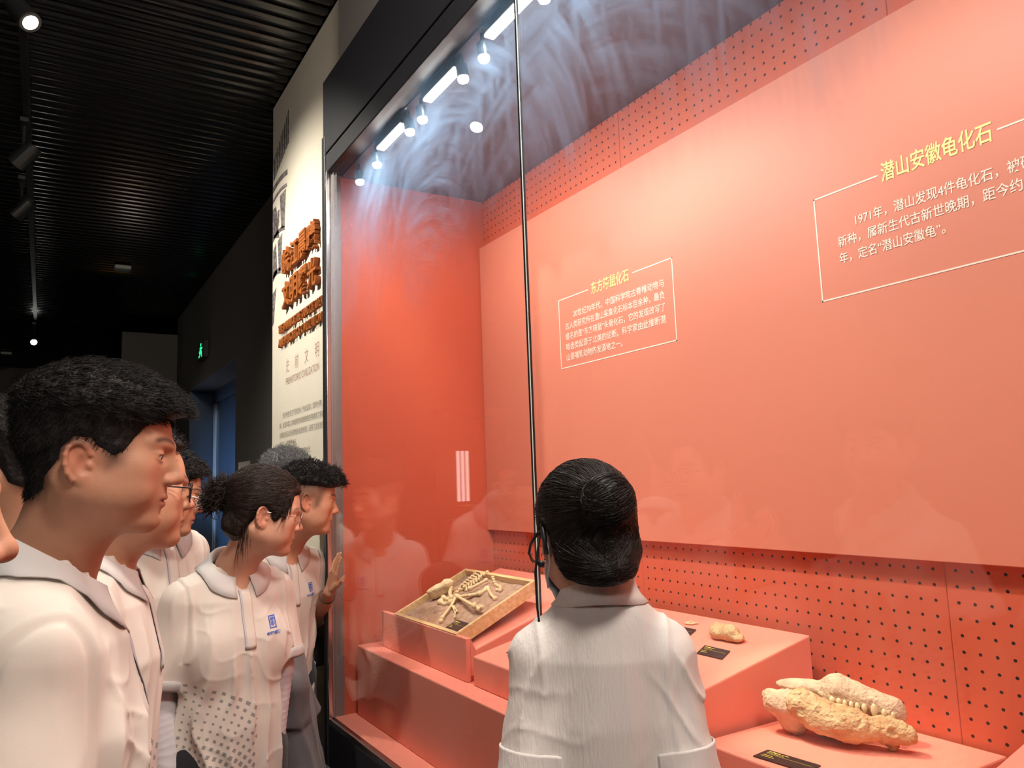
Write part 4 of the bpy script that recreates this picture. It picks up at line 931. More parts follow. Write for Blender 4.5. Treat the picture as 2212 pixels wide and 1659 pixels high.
        logo('emblem', [rc(-.012, .004, -.0085, .030), rc(.0085, .004, .012, .030), rc(-.012, .0305, .012, .0335), rc(-.006, .021, .006, .0275), rc(-.0022, .006, .0022, .020), rc(-.0065, .008, -.0042, .018), rc(.0042, .008, .0065, .018), rc(-.012, .0, .012, .0028)])
        tm = text_mesh('中國建築', (0, 0, 0), (1, 0, 0), (0, 1, 0), (0, 0, 1), .0105, .050, 0.03, 0, 0)
        co = np.array([v.co for v in tm.vertices]); P = np.array([front(ex + .025 - c[0], ez - .018 + c[1], .0014) for c in co])
        tm.vertices.foreach_set('co', T(P).astype(f4).ravel()); put('emblem_lettering', tm, M_blue, shirt)
        for sd in (-1, 1):      # ribbed sleeve cuffs
            sh, el = arm[sd][0], arm[sd][1]; u = (el - sh) / np.linalg.norm(el - sh); en = sh + (el - sh) * sp['sleeve']; r = sp.get('sr', (.056, .070))[1]
            a = np.cross(u, (0, 1, 0)); a /= np.linalg.norm(a); b_ = np.cross(u, a); rows = []
            for q in np.linspace(0, 2 * math.pi, 33):
                dr = a * math.cos(q) + b_ * math.sin(q); rows.append([outside(en + u * o_ + dr * r, .0012) if o_ < -.001 else en + u * o_ + dr * (r - .001) for o_ in (-.026, -.013, -.002, .006)])
            ribbon(T(np.array(rows).reshape(-1, 3)).reshape(33, 4, 3), M_cuff, 'sleeve_cuff', shirt, .0018)
    if kind == 'blouse':
        for sd in (-1, 1):
            sh, el = arm[sd][0], arm[sd][1]; u = (el - sh) / np.linalg.norm(el - sh); en = sh + (el - sh) * sp['sleeve']; r = sp.get('sr', (.056, .070))[1]
            a = np.cross(u, (0, 1, 0)); a /= np.linalg.norm(a); b_ = np.cross(u, a); rows = []
            for q in np.linspace(0, 2 * math.pi, 41):
                dr = a * math.cos(q) + b_ * math.sin(q); w_ = .002 * math.sin(5 * q)
                rows.append([outside(en + u * o_ + dr * (r + .002 + w_), .004) if o_ < .0 else en + u * o_ + dr * (r + .006 + w_) for o_ in (-.050, -.046, -.025, .0, .008)])
            ribbon(T(np.array(rows).reshape(-1, 3)).reshape(41, 5, 3), M_blouse, 'turned_cuff', shirt, .0025)
    # trousers and shoes
    A = axes(sp['taz']); pz = Pv[2]; L = lambda p: np.array((Pv[0], Pv[1], 0)) + np.atleast_2d(p) @ A.T
    k = pz / .95
    g = Grid((-.26, -.20, .02), (.26, .20, pz + .12), .012); g.u(ell((0, 0, pz - .01), (.165 * ws, .115, .13)), .02)
    for sd in (-1, 1): g.u(cap((sd * .085, 0, pz - .05), (sd * .10, .012, .50 * k), .088, .066), .03); g.u(cap((sd * .10, .012, .50 * k), (sd * .10, -.01, .085), .066, .056, .0), .01)
    V, Q = g.mesh(); put('trousers', np_mesh(L(V), Q), M_trouser, root, True)
    for sd in (-1, 1):
        g = Grid((sd * .10 - .07, -.13, -.005), (sd * .10 + .07, .22, .14), .007); g.u(ell((sd * .10, .04, .028), (.045, .135, .040))); g.u(cap((sd * .10, -.02, .05), (sd * .10, -.02, .11), .044), .02)
        X, Y, Z = g.xyz(); g.F = np.maximum(g.F, -Z + 0 * X + 0 * Y).astype(f4); V, Q = g.mesh(); put('shoe', np_mesh(L(V), Q), M_shoe, root, True)
    return root, shirt, H, T, bvh, V

SIDE = [(.14, .060), (.066, .060), (.053, .040), (.042, .020), (.034, -.012), (.020, -.020), (.010, .004), (-.004, .022), (-.022, .023), (-.034, .004), (-.040, -.03), (-.050, -.062), (-.075, -.080), (-.2, -.075), (-.2, .2), (.14, .2)]
FADE = [(.060, .055), (.050, .036), (.042, .016), (.036, -.018), (.020, -.028), (.012, .002), (-.030, -.005), (-.042, -.05), (-.055, -.085), (-.11, -.090), (-.13, .0), (-.08, .09), (.02, .085)]
TOPONLY = [(.15, .052), (.072, .052), (.058, .048), (.02, .050), (-.03, .046), (-.08, .040), (-.2, .02), (-.2, .2), (.15, .2)]
up_ = lambda x, y, z: z > .03
POLO_G = 'group in white polo shirts'
PEOPLE = []
SIDE3 = [(.14, .060), (.066, .060), (.053, .040), (.044, .018), (.038, .000), (.026, -.008), (.012, -.002), (-.004, .012), (-.022, .013), (-.036, -.006), (-.042, -.04), (-.052, -.066), (-.075, -.084), (-.2, -.08), (-.2, .2), (.14, .2)]
# man in front on the left, in profile
PEOPLE.append(dict(label='large young man in profile in a white polo, foreground left', head=pix(222, 972, 1.06), haz=103, hp=9, hr=0, sv=(.95, 1.0, .90), nb=pix(100, 1195, 1.06), taz=84, lean=.03, top='polo', sleeve=.60, seed=3, fold=.022, crease=.004, seam=.176, cvox=.004,
    vox=.0018, face=dict(fat=1.22, jaw=1.05, nose=1.08, eye=.0042, earz=-.024), gaze=(-.1, 1, -.25), fade=(FADE, .012, .8), hair=dict(poly=SIDE3, vox=.0026, soft=.012, noise=.0025, nf=40,
        thick=lambda x, y, z: .0025 + .019 * sstep(.015, .080, z) + .008 * sstep(.05, .10, y) * sstep(.04, .06, z),
        strands=[dict(where=lambda x, y, z: z > .045, n=7000, d0=(0, .5, .2), d1=(0, .9, -.15), L=.018, r=.00055, jit=.22), dict(where=lambda x, y, z: (y > .06) & (z > .05), n=1500, d0=(0, 1, .1), d1=(0, .7, -.5), L=.018, r=.0006, jit=.3), dict(where=lambda x, y, z: z < .05, n=4500, d0=(0, -.2, -.6), d1=(0, -.3, -1), L=.010, r=.0005, jit=.3, lift=.35)])))
# head cut by the left edge
PEOPLE.append(dict(label='person cut off by the left photo edge, only the front of the face in view', head=pix(-328, 1098, .56), haz=92, hp=4, nb=pix(-380, 1480, .56), taz=95, lean=.02, top='polo', sleeve=.6, seed=5,
    vox=.002, face=dict(fat=1.1), fade=(FADE, .012, .6), hair=dict(poly=SIDE, thick=lambda x, y, z: .004 + .008 * sstep(.02, .08, z), strands=[dict(where=up_, n=900, d0=(0, -.2, .3), d1=(0, -.8, .1), L=.012, r=.0008)])))
# dark head turned away between them
PEOPLE.append(dict(label='dark-haired person facing away in the shadow behind the large young man', head=pix(15, 985, 1.76), haz=-48, hp=2, nb=pix(20, 1185, 1.79), taz=-60, lean=.02, top='polo', sleeve=.6, seed=6,
    fade=(FADE, .012, .6), hair=dict(poly=SIDE, thick=lambda x, y, z: .008 + .016 * sstep(.0, .08, z), strands=[dict(where=up_, n=900, d0=(0, .2, .5), d1=(0, .8, .1), L=.02, r=.0012)])))
# man with glasses half hidden behind the first
PEOPLE.append(dict(label='man with dark-rimmed glasses half hidden behind the large young man', head=pix(300, 1052, 1.56), haz=93, hp=6, nb=pix(222, 1185, 1.56), taz=100, lean=.04, top='polo', sleeve=.6, seed=8, cvox=.0045, fold=.013,
    face=dict(fat=1.15), fade=(FADE, .012, .6), hair=dict(poly=[(.14, .075), (.055, .078), (.045, .050), (.038, .020), (.032, -.012), (.018, -.018), (.010, .004), (-.004, .022), (-.022, .023), (-.034, .004), (-.040, -.03), (-.050, -.062), (-.075, -.080), (-.2, -.075), (-.2, .2), (.14, .2)], thick=lambda x, y, z: .005 + .012 * sstep(.02, .08, z), strands=[dict(where=up_, n=800, d0=(0, .2, .5), d1=(0, .6, .1), L=.018, r=.001)]), specs='dark'))
# next one with clear glasses
PEOPLE.append(dict(label='black-haired person in clear-framed glasses before the blue door', head=pix(364, 1064, 2.30), haz=106, hp=14, nb=pix(332, 1122, 2.42), taz=150, lean=.06, top='polo', sleeve=.6, seed=11, ws=.96,
    face=dict(fat=.95), hair=dict(poly=SIDE, noise=.003, thick=lambda x, y, z: .008 + .010 * sstep(.01, .07, z) + .006 * sstep(.04, .09, y) * sstep(.03, .06, z), strands=[dict(where=lambda x, y, z: z > .02, n=2200, d0=(0, .35, .4), d1=(0, .7, -.4), L=.022, r=.0013, jit=.35, tan=1)]), specs='clear'))
# woman with the bun
PEOPLE.append(dict(label='woman with a messy hair bun, wire glasses and pale sun sleeves in a white polo', head=pix(578, 1104, 2.04), haz=102, hp=14, hr=4, s=.92, nb=pix(506, 1212, 2.06), taz=166, lean=.05, top='polo', sleeve=.86, ex=.19, seed=14, ws=.96, hem=-.27, belly=1.10, arms={-1: dict(el=pix(600, 1440, 2.12), wr=pix(584, 1650, 2.08))}, crease=.003, fold=.015, cvox=.004, female=1, neck_r=.97,
    sun_sleeves=1, skin=SKIN_B, hairmat=HAIR_BR, vox=.002, face=dict(fat=1.12, nose=.98, eye=.0044, brow=.6), gaze=(0, 1, -.3), sr=(.056, .080),
    hair=dict(poly=[(.14, .066), (.062, .064), (.054, .045), (.050, .020), (.040, -.004), (.026, -.020), (.016, -.014), (.006, .006), (-.008, .014), (-.022, .010), (-.032, -.012), (-.040, -.04), (-.055, -.078), (-.085, -.088), (-.2, -.08), (-.2, .2), (.14, .2)], vox=.0026, noise=.0022, nf=38,
        thick=lambda x, y, z: .006 + .005 * sstep(-.02, .08, z) + .010 * sstep(.02, -.09, y),
        add=[(ell((0, -.132, .012), (.030, .030, .032)), .012), (ell((.012, -.148, .028), (.020, .018, .020)), .01), (ell((-.01, -.146, -.010), (.020, .020, .022)), .01), (ell((0, -.108, .012), (.026, .026, .026)), .01), (ell((0, -.078, -.052), (.056, .034, .040)), .02)],
        strands=[dict(comb=1, where=lambda x, y, z: (y > -.12) & (z > -.08), n=4200, to=(0, -.115, .012), L=.07, r=.0007, jit=.09, lift=.002), dict(where=lambda x, y, z: y < -.122, n=900, d0=(0, -.3, .3), d1=(0, -.2, -.3), L=.045, r=.0011, jit=.9, lift=.8, lift1=.3),
                 dict(where=lambda x, y, z: (y > .035) & (z > .02) & (z < .07), n=260, d0=(0, .25, -.7), d1=(0, -.25, -1), tan=1, L=.06, r=.0009, jit=.10, lift=.04), dict(where=lambda x, y, z: (y < -.0) & (y > -.06) & (z < -.03), n=46, d0=(0, .1, -1), d1=(0, .25, -1), L=.085, r=.0009, jit=.14, lift=.1)]), specs='wire'))
# man leaning to the glass
gh = np.array([.893, 2.785, 1.228])
PEOPLE.append(dict(label='curly-topped young man leaning in with one hand flat on the glass', head=pix(668, 1078, 2.74), haz=104, hp=10, hr=0, s=1.0, nb=pix(614, 1172, 2.80), taz=162, lean=.08, top='polo', sleeve=.66, seed=17, fold=.013, cvox=.0045, ws=.98,
    face=dict(fat=.95, nose=1.05, open=.0028, eye=.0042), gaze=(0, 1, -.35), fade=(FADE, .012, .75), vox=.002, sr=(.066, .078),
    arms={-1: dict(el=pix(684, 1335, 2.96), wr=gh, hd=(.16, -.28, 1.0), pn=(1, -.05, -.10), curl=.06, splay=.8, vox=.0022, thumb=.9)},
    hair=dict(poly=TOPONLY, vox=.0028, soft=.016, noise=.007, nf=26, thick=lambda x, y, z: .018 + .020 * sstep(.03, .09, y), strands=[dict(where=lambda x, y, z: z > .05, n=2600, d0=(0, .5, .5), d1=(.2, .2, -.7), L=.024, r=.0014, jit=1.1, lift=1.0, lift1=.4)])))
# grey haired man beyond
PEOPLE.append(dict(label='grey-haired man beyond the curly-topped one, only his crown in view', head=pix(622, 1040, 3.25), haz=70, hp=14, nb=pix(586, 1125, 3.28), taz=100, lean=.06, top='polo', sleeve=.6, seed=19, hairmat=HAIR_GR, vox=.0028,
    hair=dict(poly=SIDE, noise=.003, thick=lambda x, y, z: .008 + .014 * sstep(.0, .08, z), strands=[dict(where=up_, n=2600, d0=(0, -.3, .7), d1=(0, -.2, .4), L=.026, r=.0013, jit=.5, lift=.9)])))
# child in grey
PEOPLE.append(dict(label='child in a dark grey T-shirt between the bun woman and the glass', head=pix(566, 1330, 2.46), haz=-80, hp=8, s=.85, nb=pix(606, 1398, 2.46), taz=-76, lean=.08, arms={-1: dict(el=pix(612, 1560, 2.36), wr=pix(560, 1600, 2.34))}, top='tee', sleeve=.72, seed=23, pz=.62, ds=.72, ws=.92, hem=-.12, fold=.009, vox=.0028,
    hair=dict(poly=SIDE, thick=lambda x, y, z: .010 + .012 * sstep(.0, .08, z))))
# guide seen from behind
PEOPLE.append(dict(label='woman guide in a white blouse seen from behind, wearing a headset and face mask', head=pix(1264, 1148, 1.195), haz=17, hp=2, hr=-3, s=.868, nb=pix(1292, 1278, 1.20), taz=33, ex=.178, lean=.0, top='blouse', sleeve=.72, seed=29, ws=.68, female=1, fold=.006, crease=.0022, arm_fold=.007, cvox=.0038, neck_r=.98, sr=(.050, .063), hem=-.12,
    skin=SKIN_B, hairmat=HAIR_GUIDE, vox=.002,
    hair=dict(poly=[(.14, .066), (.060, .064), (.050, .045), (.042, .020), (.032, -.006), (.020, -.020), (.010, .002), (-.002, .018), (-.020, .019), (-.032, .000), (-.038, -.03), (-.046, -.060), (-.060, -.080), (-.085, -.090), (-.2, -.09), (-.2, .2), (.14, .2)], vox=.0024, noise=.0012, nf=40,
        thick=lambda x, y, z: .008 + .006 * sstep(.0, .08, z) + .018 * sstep(.02, -.09, y) * sstep(.02, -.05, z),
        add=[(ell((.004, -.120, .052), (.046, .030, .044)), .012), (ell((.0, -.098, -.062), (.047, .028, .024)), .02)],
        strands=[dict(comb=1, where=lambda x, y, z: (y > -.11) & (z > -.03), n=2600, to=(.004, -.125, .045), L=.07, r=.0009, jit=.05, lift=.0015), dict(comb=1, where=lambda x, y, z: (z < -.0) & (y < .0), n=1200, to=(0, -.12, -.06), L=.05, r=.0009, jit=.1, lift=.0015), dict(comb=1, where=lambda x, y, z: (y < -.115), n=700, d0=(1, 0, .35), L=.05, r=.0008, jit=.2, lift=.0015)])))
BUILT = [person(sp) for sp in PEOPLE]
for sp, bt in zip(PEOPLE, BUILT):
    k = sp.get('specs')
    if k: glasses(bt[0], bt[2], {'dark': M_frame_d, 'clear': M_frame_c, 'wire': M_frame_m}[k], 1, {'dark': .0016, 'clear': .0020, 'wire': .0009}[k], {'dark': (.025, .0195), 'clear': (.026, .021), 'wire': (.0235, .0185)}[k])
# ------------------------------------------------------------------ guide's mask and headset
groot, gshirt, GH = BUILT[9][0], BUILT[9][1], BUILT[9][2]
M_mask = cloth_mat('pale_mask', (0.72, 0.74, 0.78)); M_headset = mat('black_plastic', (0.012, 0.012, 0.013), 0.35)
rows = []
for z in np.linspace(-.118, -.024, 12):
    k = (z + .071) / .047; row = []
    for q in np.linspace(-1, 1, 17):
        x = q * (.066 - .008 * k * k); y = .110 - .052 * abs(q) ** 2.2 - .012 * k * k - (.02 if z < -.10 else 0) * 1; row.append((x, y, z))
    rows.append(row)
mk = ribbon(GH(np.array(rows).reshape(-1, 3)).reshape(12, 17, 3), M_mask, 'face_mask', groot, .0015)
for sd in (-1, 1):
    pts = [(sd * .064, .062, -.035), (sd * .071, .03, -.015), (sd * .077, -.005, .012), (sd * .083, -.028, .008), (sd * .082, -.036, -.014), (sd * .078, -.024, -.045), (sd * .072, .02, -.075), (sd * .063, .055, -.095)]
    put('ear_loop', MB().tube(GH(np.array(pts)), .0016, 6).mesh(), M_mask, mk, True)
hs = put('headset', MB().tube(GH(np.array([(-.083, -.020, .022), (-.086, -.030, .008), (-.086, -.034, -.012), (-.083, -.028, -.028)])), .0042, 8).lathe(GH(np.array((-.086, -.006, .010))), (-1, .3, 0.2), [(.001, -.010), (.010, -.010), (.011, .004), (.006, .008), (.001, .009)], 14).mesh(), M_headset, groot, True)
put('microphone_boom', MB().tube(GH(np.array([(-.088, .000, .006), (-.094, .030, -.012), (-.092, .055, -.030), (-.080, .085, -.046), (-.060, .108, -.056)])), .0024, 7).tube(GH(np.array([(-.060, .108, -.056), (-.045, .116, -.060)])), .0055, 8).mesh(), M_headset, hs, True)
put('headset_cable', MB().tube(GH(np.array([(-.087, -.006, .000), (-.098, .004, -.06), (-.099, .010, -.12), (-.097, .010, -.18), (-.088, .008, -.235), (-.070, .02, -.275)])), .0018, 6).mesh(), M_headset, hs, True)
put('earring', MB().lathe(GH(np.array((-.080, -.006, -.042))), (-1, 0, 0), [(.0005, -.002), (.003, -.001), (.003, .001), (.0005, .002)], 10).mesh(), M_chrome, groot)
# thin bracelet of the man at the glass
BR0 = pix(684, 1335, 2.96) - gh; BR0 /= np.linalg.norm(BR0); BR1 = np.cross(BR0, (0, 0, 1.)); BR1 /= np.linalg.norm(BR1); BR2 = np.cross(BR0, BR1); W = gh + (pix(684, 1335, 2.96) - gh) * .16; put('bracelet', MB().tube([W + .0275 * (math.cos(q) * BR1 + math.sin(q) * BR2) for q in np.linspace(0, 6.283, 25)[:-1]], .0016, 6, closed=True).mesh(), M_headset, BUILT[6][0], True)

# ------------------------------------------------------------------ fossils
def sculpt(name, prims, lo, hi, h, rough, m, parent=None, T=lambda p: p, subs=(), seed=1, f=(28, 60, 120), amp=(.5, .3, .2), post=None):
    g = Grid(lo, hi, h)
    for p, k in prims: g.u(p, k)
    for p, k in subs: g.d(p, k)
    X, Y, Z = g.xyz(); n = 0
    for fr, a in zip(f, amp): n = n + a * (1 - 2 * np.abs(wob(X, Y, Z, fr, seed + int(fr), 6)))
    g.F = (g.F + rough * n).astype(f4)
    if post: g.F = post(g.F, X, Y, Z).astype(f4)
    V, Q = g.mesh(); return put(name, np_mesh(T(V), Q), m, parent, True)
M_bone = mat('ivory_bone', (0.66, 0.47, 0.24), 0.6, noisy=(45, (0.74, 0.58, 0.36)), bump=(220, .3))
M_rock = mat('ochre_fossil_rock', (0.74, 0.56, 0.30), 0.75, noisy=(22, (0.56, 0.30, 0.13)), bump=(150, .7))
M_rockp = mat('pale_fossil_bone', (0.74, 0.58, 0.38), 0.65, noisy=(30, (0.60, 0.36, 0.24)), bump=(170, .5))
M_tooth = mat('cream_tooth', (0.80, 0.62, 0.36), 0.35)
# big toothed skull in its rock; local frame: u along its length, w into the case, z up
SK = np.array([1.375, 1.245, 1.034]); SD, SW = np.array([.46, -.888, 0]), np.array([.888, .46, 0])
def ST(p): p = np.atleast_2d(p); return SK + p[:, :1] * SD + p[:, 1:2] * SW + p[:, 2:] * np.array([0, 0, 1.])
sk = thing('skull_fossil', 'big yellowish fossil skull with a row of teeth on the flat plinth', 'fossil', (SK[0] + .07, SK[1] - .12, SK[2]))
flat0 = lambda F, X, Y, Z: np.maximum(F, .0006 - Z + 0 * X + 0 * Y)
sculpt('jaw_rock', [(cap((.085, -.012, .072), (.185, -.026, .044), .034, .031), .01), (cap((.185, -.026, .044), (.285, -.018, .036), .031, .022), .02), (ell((.150, -.030, .046), (.062, .032, .030)), .02), (ell((.255, -.016, .050), (.03, .018, .018)), .015), (ell((.135, .03, .03), (.05, .035, .032)), .02), (ell((.255, -.004, .012), (.018, .014, .016)), .01)],
       (-.03, -.10, -.005), (.34, .10, .14), .0022, .0055, M_rock, sk, ST, [(ell((.150, -.066, .030), (.022, .012, .008)), .006), (ell((.262, -.045, .046), (.007, .007, .007)), .004)], 3, post=flat0)
sculpt('matrix_block', [(ell((.040, .014, .062), (.044, .040, .030)), .01), (ell((.075, .010, .060), (.040, .034, .034)), .02), (ell((.060, .02, .026), (.036, .030, .030)), .02), (cap((.012, .01, .078), (.03, .02, .058), .016, .02), .012)],
       (-.04, -.06, -.005), (.16, .10, .12), .0022, .0048, M_rockp, sk, ST, seed=5, post=flat0)
sculpt('cranium', [(cap((.150, .052, .090), (.250, .046, .066), .036, .026), .01), (ell((.078, .058, .092), (.062, .030, .016)), .015), (ell((.145, .056, .080), (.03, .034, .036)), .02), (ell((.262, .044, .060), (.02, .022, .026)), .015)],
       (-.01, .0, .02), (.31, .11, .15), .002, .0024, M_rockp, sk, ST, [(cap((.135, .014, .090), (.27, .014, .067), .0035), .003)], 7, f=(40, 80, 150))
for i, (u, r, l) in enumerate(((.143, .0062, .008), (.156, .0056, .008), (.168, .0050, .008), (.180, .0052, .009), (.192, .0055, .010), (.205, .0058, .011), (.224, .0072, .017), (.242, .0055, .011), (.258, .0050, .010), (.267, .0045, .009))):
    z = .083 - .175 * (u - .14); b = bmesh.new(); bmesh.ops.create_uvsphere(b, u_segments=12, v_segments=10, radius=1.0); me = bpy.data.meshes.new('t'); b.to_mesh(me); b.free()
    co = np.array([v.co for v in me.vertices]) * np.array((r, .0055, l)); co[:, 0] *= 1 - .25 * (co[:, 2] < 0); co += np.array((u, .0135 + .0015 * (i % 2) + max(0, u - .24) * .5, z - .003))
    me.vertices.foreach_set('co', ST(co).astype(f4).ravel()); put('tooth', me, M_tooth, sk, True)
# bag beside the grey-haired man
bp = pix(692, 1368, 3.08); bag = thing('shoulder_bag', 'black bag between the curly-topped man and the cream panel', 'bag', tuple(bp - np.array((0, 0, .12))))
put('bag_body', MB().hexa([tuple(bp + np.array(q)) for q in ((-.06, -.05, -.12), (.06, -.05, -.12), (.06, .05, -.12), (-.06, .05, -.12), (-.05, -.035, .10), (.05, -.035, .10), (.05, .035, .10), (-.05, .035, .10))]).mesh(.02, 3), M_trouser, bag)
put('flap', MB().hexa([tuple(bp + np.array(q)) for q in ((-.062, -.056, .0), (.062, -.056, .0), (.062, -.048, .0), (-.062, -.048, .0), (-.052, -.042, .105), (.052, -.042, .105), (.052, -.03, .105), (-.052, -.03, .105))]).mesh(.004, 2), M_headset, bag)
put('strap', MB().tube([bp + np.array(q) for q in ((-.048, 0, .095), (-.075, .0, .20), (-.10, .01, .31))], .010, 8).mesh(), M_headset, bag)
# small fossils on the sloped plinth
def slp(u, v):
    d = CR.T @ np.array([(u - FW / 2) / FPX, (v - FH / 2) / FPX, 1.0]); t = (1.096 - K * 1.093 - CP[2] + K * CP[0]) / (d[2] - K * d[0]); return CP + d * t
SN = np.array([-K, 0, 1]) / math.hypot(1, K)
def small(name, label, a, b, prims, m, rough=.0012):
    A, B = slp(*a), slp(*b); X_ = (B - A) / np.linalg.norm(B - A); Y_ = np.cross(SN, X_); Lr = np.linalg.norm(B - A)
    T = lambda p: A + (np.atleast_2d(p)[:, :1] * X_ + np.atleast_2d(p)[:, 1:2] * Y_) * Lr + np.atleast_2d(p)[:, 2:] * SN * Lr
    o = sculpt(name, prims, (-.15, -.35, -.02), (1.15, .35, .5), .016, rough / Lr, m, None, T, (), 4, f=(3, 6, 12), post=lambda F, X, Y, Z: np.maximum(F, .004 - Z + 0 * X + 0 * Y)); return tag(o, label, 'fossil')
small('fossil_fragment', 'small craggy orange-brown fossil on the sloped plinth behind its black card', (1540, 1372), (1606, 1390), [(ell((.30, 0, .14), (.30, .24, .18)), .05), (ell((.62, .0, .16), (.26, .20, .20)), .06), (ell((.85, 0, .10), (.16, .15, .10)), .05), (cap((.06, .05, .16), (.14, .05, .26), .07), .05)], M_rock, .0016)
small('fossil_chip', 'tiny pale fossil chip on the sloped plinth beside the guide', (1479, 1347), (1508, 1350), [(ell((.4, 0, .06), (.4, .2, .10)), .05), (cap((.5, 0, .08), (.95, .05, .10), .09, .05), .05), (ell((.55, .0, .14), (.1, .1, .12)), .04)], M_bone, .0006)
# caption cards
M_card = mat('black_card', (0.012, 0.012, 0.014), 0.45); M_yprint = mat('card_print', (0.75, 0.62, 0.10), 0.6)
def card(label, O, ex, ey, n, parent=None):
    "thin black card: O a corner, ex along its text, ey across it"
    O, ex, ey, n = (np.array(v, float) for v in (O, ex, ey, n)); n = n / np.linalg.norm(n)
    c = thing('caption_card', label, 'caption card', tuple(O + (ex + ey) / 2))
    put('card', MB().hexa([O + n * .0006, O + ex + n * .0006, O + ex + ey + n * .0006, O + ey + n * .0006, O + n * .003, O + ex + n * .003, O + ex + ey + n * .003, O + ey + n * .003]).mesh(), M_card, c)
    b = MB()
    for k, (x0, x1, y0, t) in enumerate(((.08, .30, .80, .07), (.33, .46, .80, .04), (.08, .40, .68, .025), (.08, .26, .40, .035), (.08, .32, .26, .035))):
        xs = x0
        while xs < x1:
            w_ = min(.045 + .012 * ((k * 7 + int(xs * 100)) % 3), x1 - xs); q = [O + ex * a + ey * e + n * h for h in (.0031, .0035) for a, e in ((xs, y0), (xs + w_, y0), (xs + w_, y0 + t), (xs, y0 + t))]; b.hexa(q); xs += w_ + .012
    put('print', b.mesh(), M_yprint, c); put('rule_line', MB().hexa([O + ex * a + ey * e + n * h for h in (.0031, .0034) for a, e in ((.10, .58), (.95, .58), (.95, .59), (.10, .59))]).mesh(), M_yprint, c)
a, b_, d_ = slp(1505, 1413), slp(1560, 1426), slp(1523, 1396)
card('black caption card in front of the craggy orange-brown fossil', a, b_ - a, d_ - a, SN)
e_ = slp(1494, 1371); card('black caption card mostly hidden behind the guide, near the fossil chip', e_ - (b_ - a) - (d_ - a) * .4, b_ - a, d_ - a, SN)
e_ = slp(1094, 1411); card('black caption card left of the guide at the far end of the sloped plinth', e_, b_ - a, d_ - a, SN)
card('black caption card on the flat plinth before the toothed skull', (1.238, 1.156, 1.034), (.012, -.118, 0), (.05, .006, 0), (0, 0, 1))
card('black caption card lying on the sand in the tray corner', tr(.118, W_ + .004, .036), -TU * 0 + np.array([0, -.085, 0]), TU * .05, TN)
# skeleton lying on the sand
def tp(cx, cy, h):
    u, v = 840 + cx * .15823, 1200 + cy * .15823; d = CR.T @ np.array([(u - FW / 2) / FPX, (v - FH / 2) / FPX, 1.0]); Q0 = TO + TN * h; return CP + d * (((Q0 - CP) @ TN) / (d @ TN))
fs = thing('fossil_skeleton', 'small ivory animal skeleton lying on the sand of the wooden tray', 'fossil skeleton', tuple(tp(1000, 560, .03)))
def bones(name, prims, rough=.0006, h=.0013):
    lo = np.min([p[0][1] for p in prims], 0) - .006; hi = np.max([p[0][2] for p in prims], 0) + .006; return sculpt(name, prims, lo, hi, h, rough, M_bone, fs, f=(60, 120, 200))
def bone(pts, r, hs, k=.004):
    P = [tp(x, y, q) for (x, y), q in zip(pts, hs)]; pr = [(cap(a_, c_, r), k) for a_, c_ in zip(P[:-1], P[1:])]; pr += [(ell(P[0], (r * 1.6,) * 3), k), (ell(P[-1], (r * 1.5,) * 3), k)]; return pr
sa, sb = tp(600, 500, .052), tp(800, 390, .058)
R_ = np.stack([(sb - sa) / np.linalg.norm(sb - sa), np.cross(TN, (sb - sa) / np.linalg.norm(sb - sa)), TN], 1); mid = (sa + sb) / 2
g_ = [(ell(mid + TN * .004, (.052, .020, .014), R_), .006), (cap(sa, sa + TN * -.012, .014, .015), .008), (ell(sb, (.022, .022, .020), R_), .01), (ell(mid - TN * .014, (.046, .020, .018), R_), .01)]
lo = mid - .09; hi = mid + .09
sculpt('skull', g_, lo, hi, .0016, .0008, M_bone, fs, subs=[(ell(mid + TN * .018 + R_[:, 1] * .004 + R_[:, 0] * .006, (.014, .007, .010), R_), .003), (ell(mid + TN * .016 - R_[:, 0] * .026 + R_[:, 1] * .003, (.014, .006, .009), R_), .003)], f=(60, 120, 200))
bones('neck_vertebrae', [(ell(tp(845 + 10 * math.sin(i), 390 + i * 27, .050 - .003 * i), (.0085, .0075, .0075)), .003) for i in range(7)])
bones('lower_jaw', bone([(745, 575), (800, 600), (860, 575)], .0065, (.044, .046, .046)) + bone([(710, 640), (770, 670), (850, 640)], .0085, (.036, .036, .040)))
bones('limb_bone', bone([(905, 590), (850, 690), (730, 850)], .0050, (.046, .042, .036)) + [(ell(tp(712, 895, .034), (.010, .008, .008)), .006)])
bones('limb_bone', bone([(920, 550), (1040, 620), (1160, 690)], .0056, (.050, .052, .052)))
bones('limb_bone', bone([(940, 565), (1100, 545), (1240, 520)], .0058, (.048, .050, .048)))
bones('limb_bone', bone([(1110, 450), (1210, 400), (1330, 335)], .0052, (.052, .050, .046)))
bones('limb_bone', bone([(1240, 520), (1310, 480), (1335, 450)], .0062, (.046, .046, .046)))
bones('limb_bone', bone([(1350, 450), (1400, 540), (1450, 590)], .0058, (.046, .044, .036)))
bones('limb_bone', bone([(870, 700), (905, 780), (900, 845)], .0026, (.040, .036, .034)) + bone([(890, 690), (930, 760)], .0022, (.040, .036)))
bones('paw', [(ell(tp(1190 + 28 * i, 700 + 10 * (i % 2), .044), (.0085, .006, .008)), .003) for i in range(4)] + [(ell(tp(1170, 665, .048), (.008, .008, .008)), .004), (ell(tp(1235, 735, .040), (.010, .008, .008)), .004)])
for i in range(7):
    x0, y0_ = 985 + 34 * i, 455 - 30 * i; bones('rib', bone([(x0 - 30, y0_ + 10), (x0 + 10, y0_ - 60), (x0 + 70, y0_ - 40), (x0 + 75, y0_ + 20)], .0030, (.040, .050, .052, .042)))
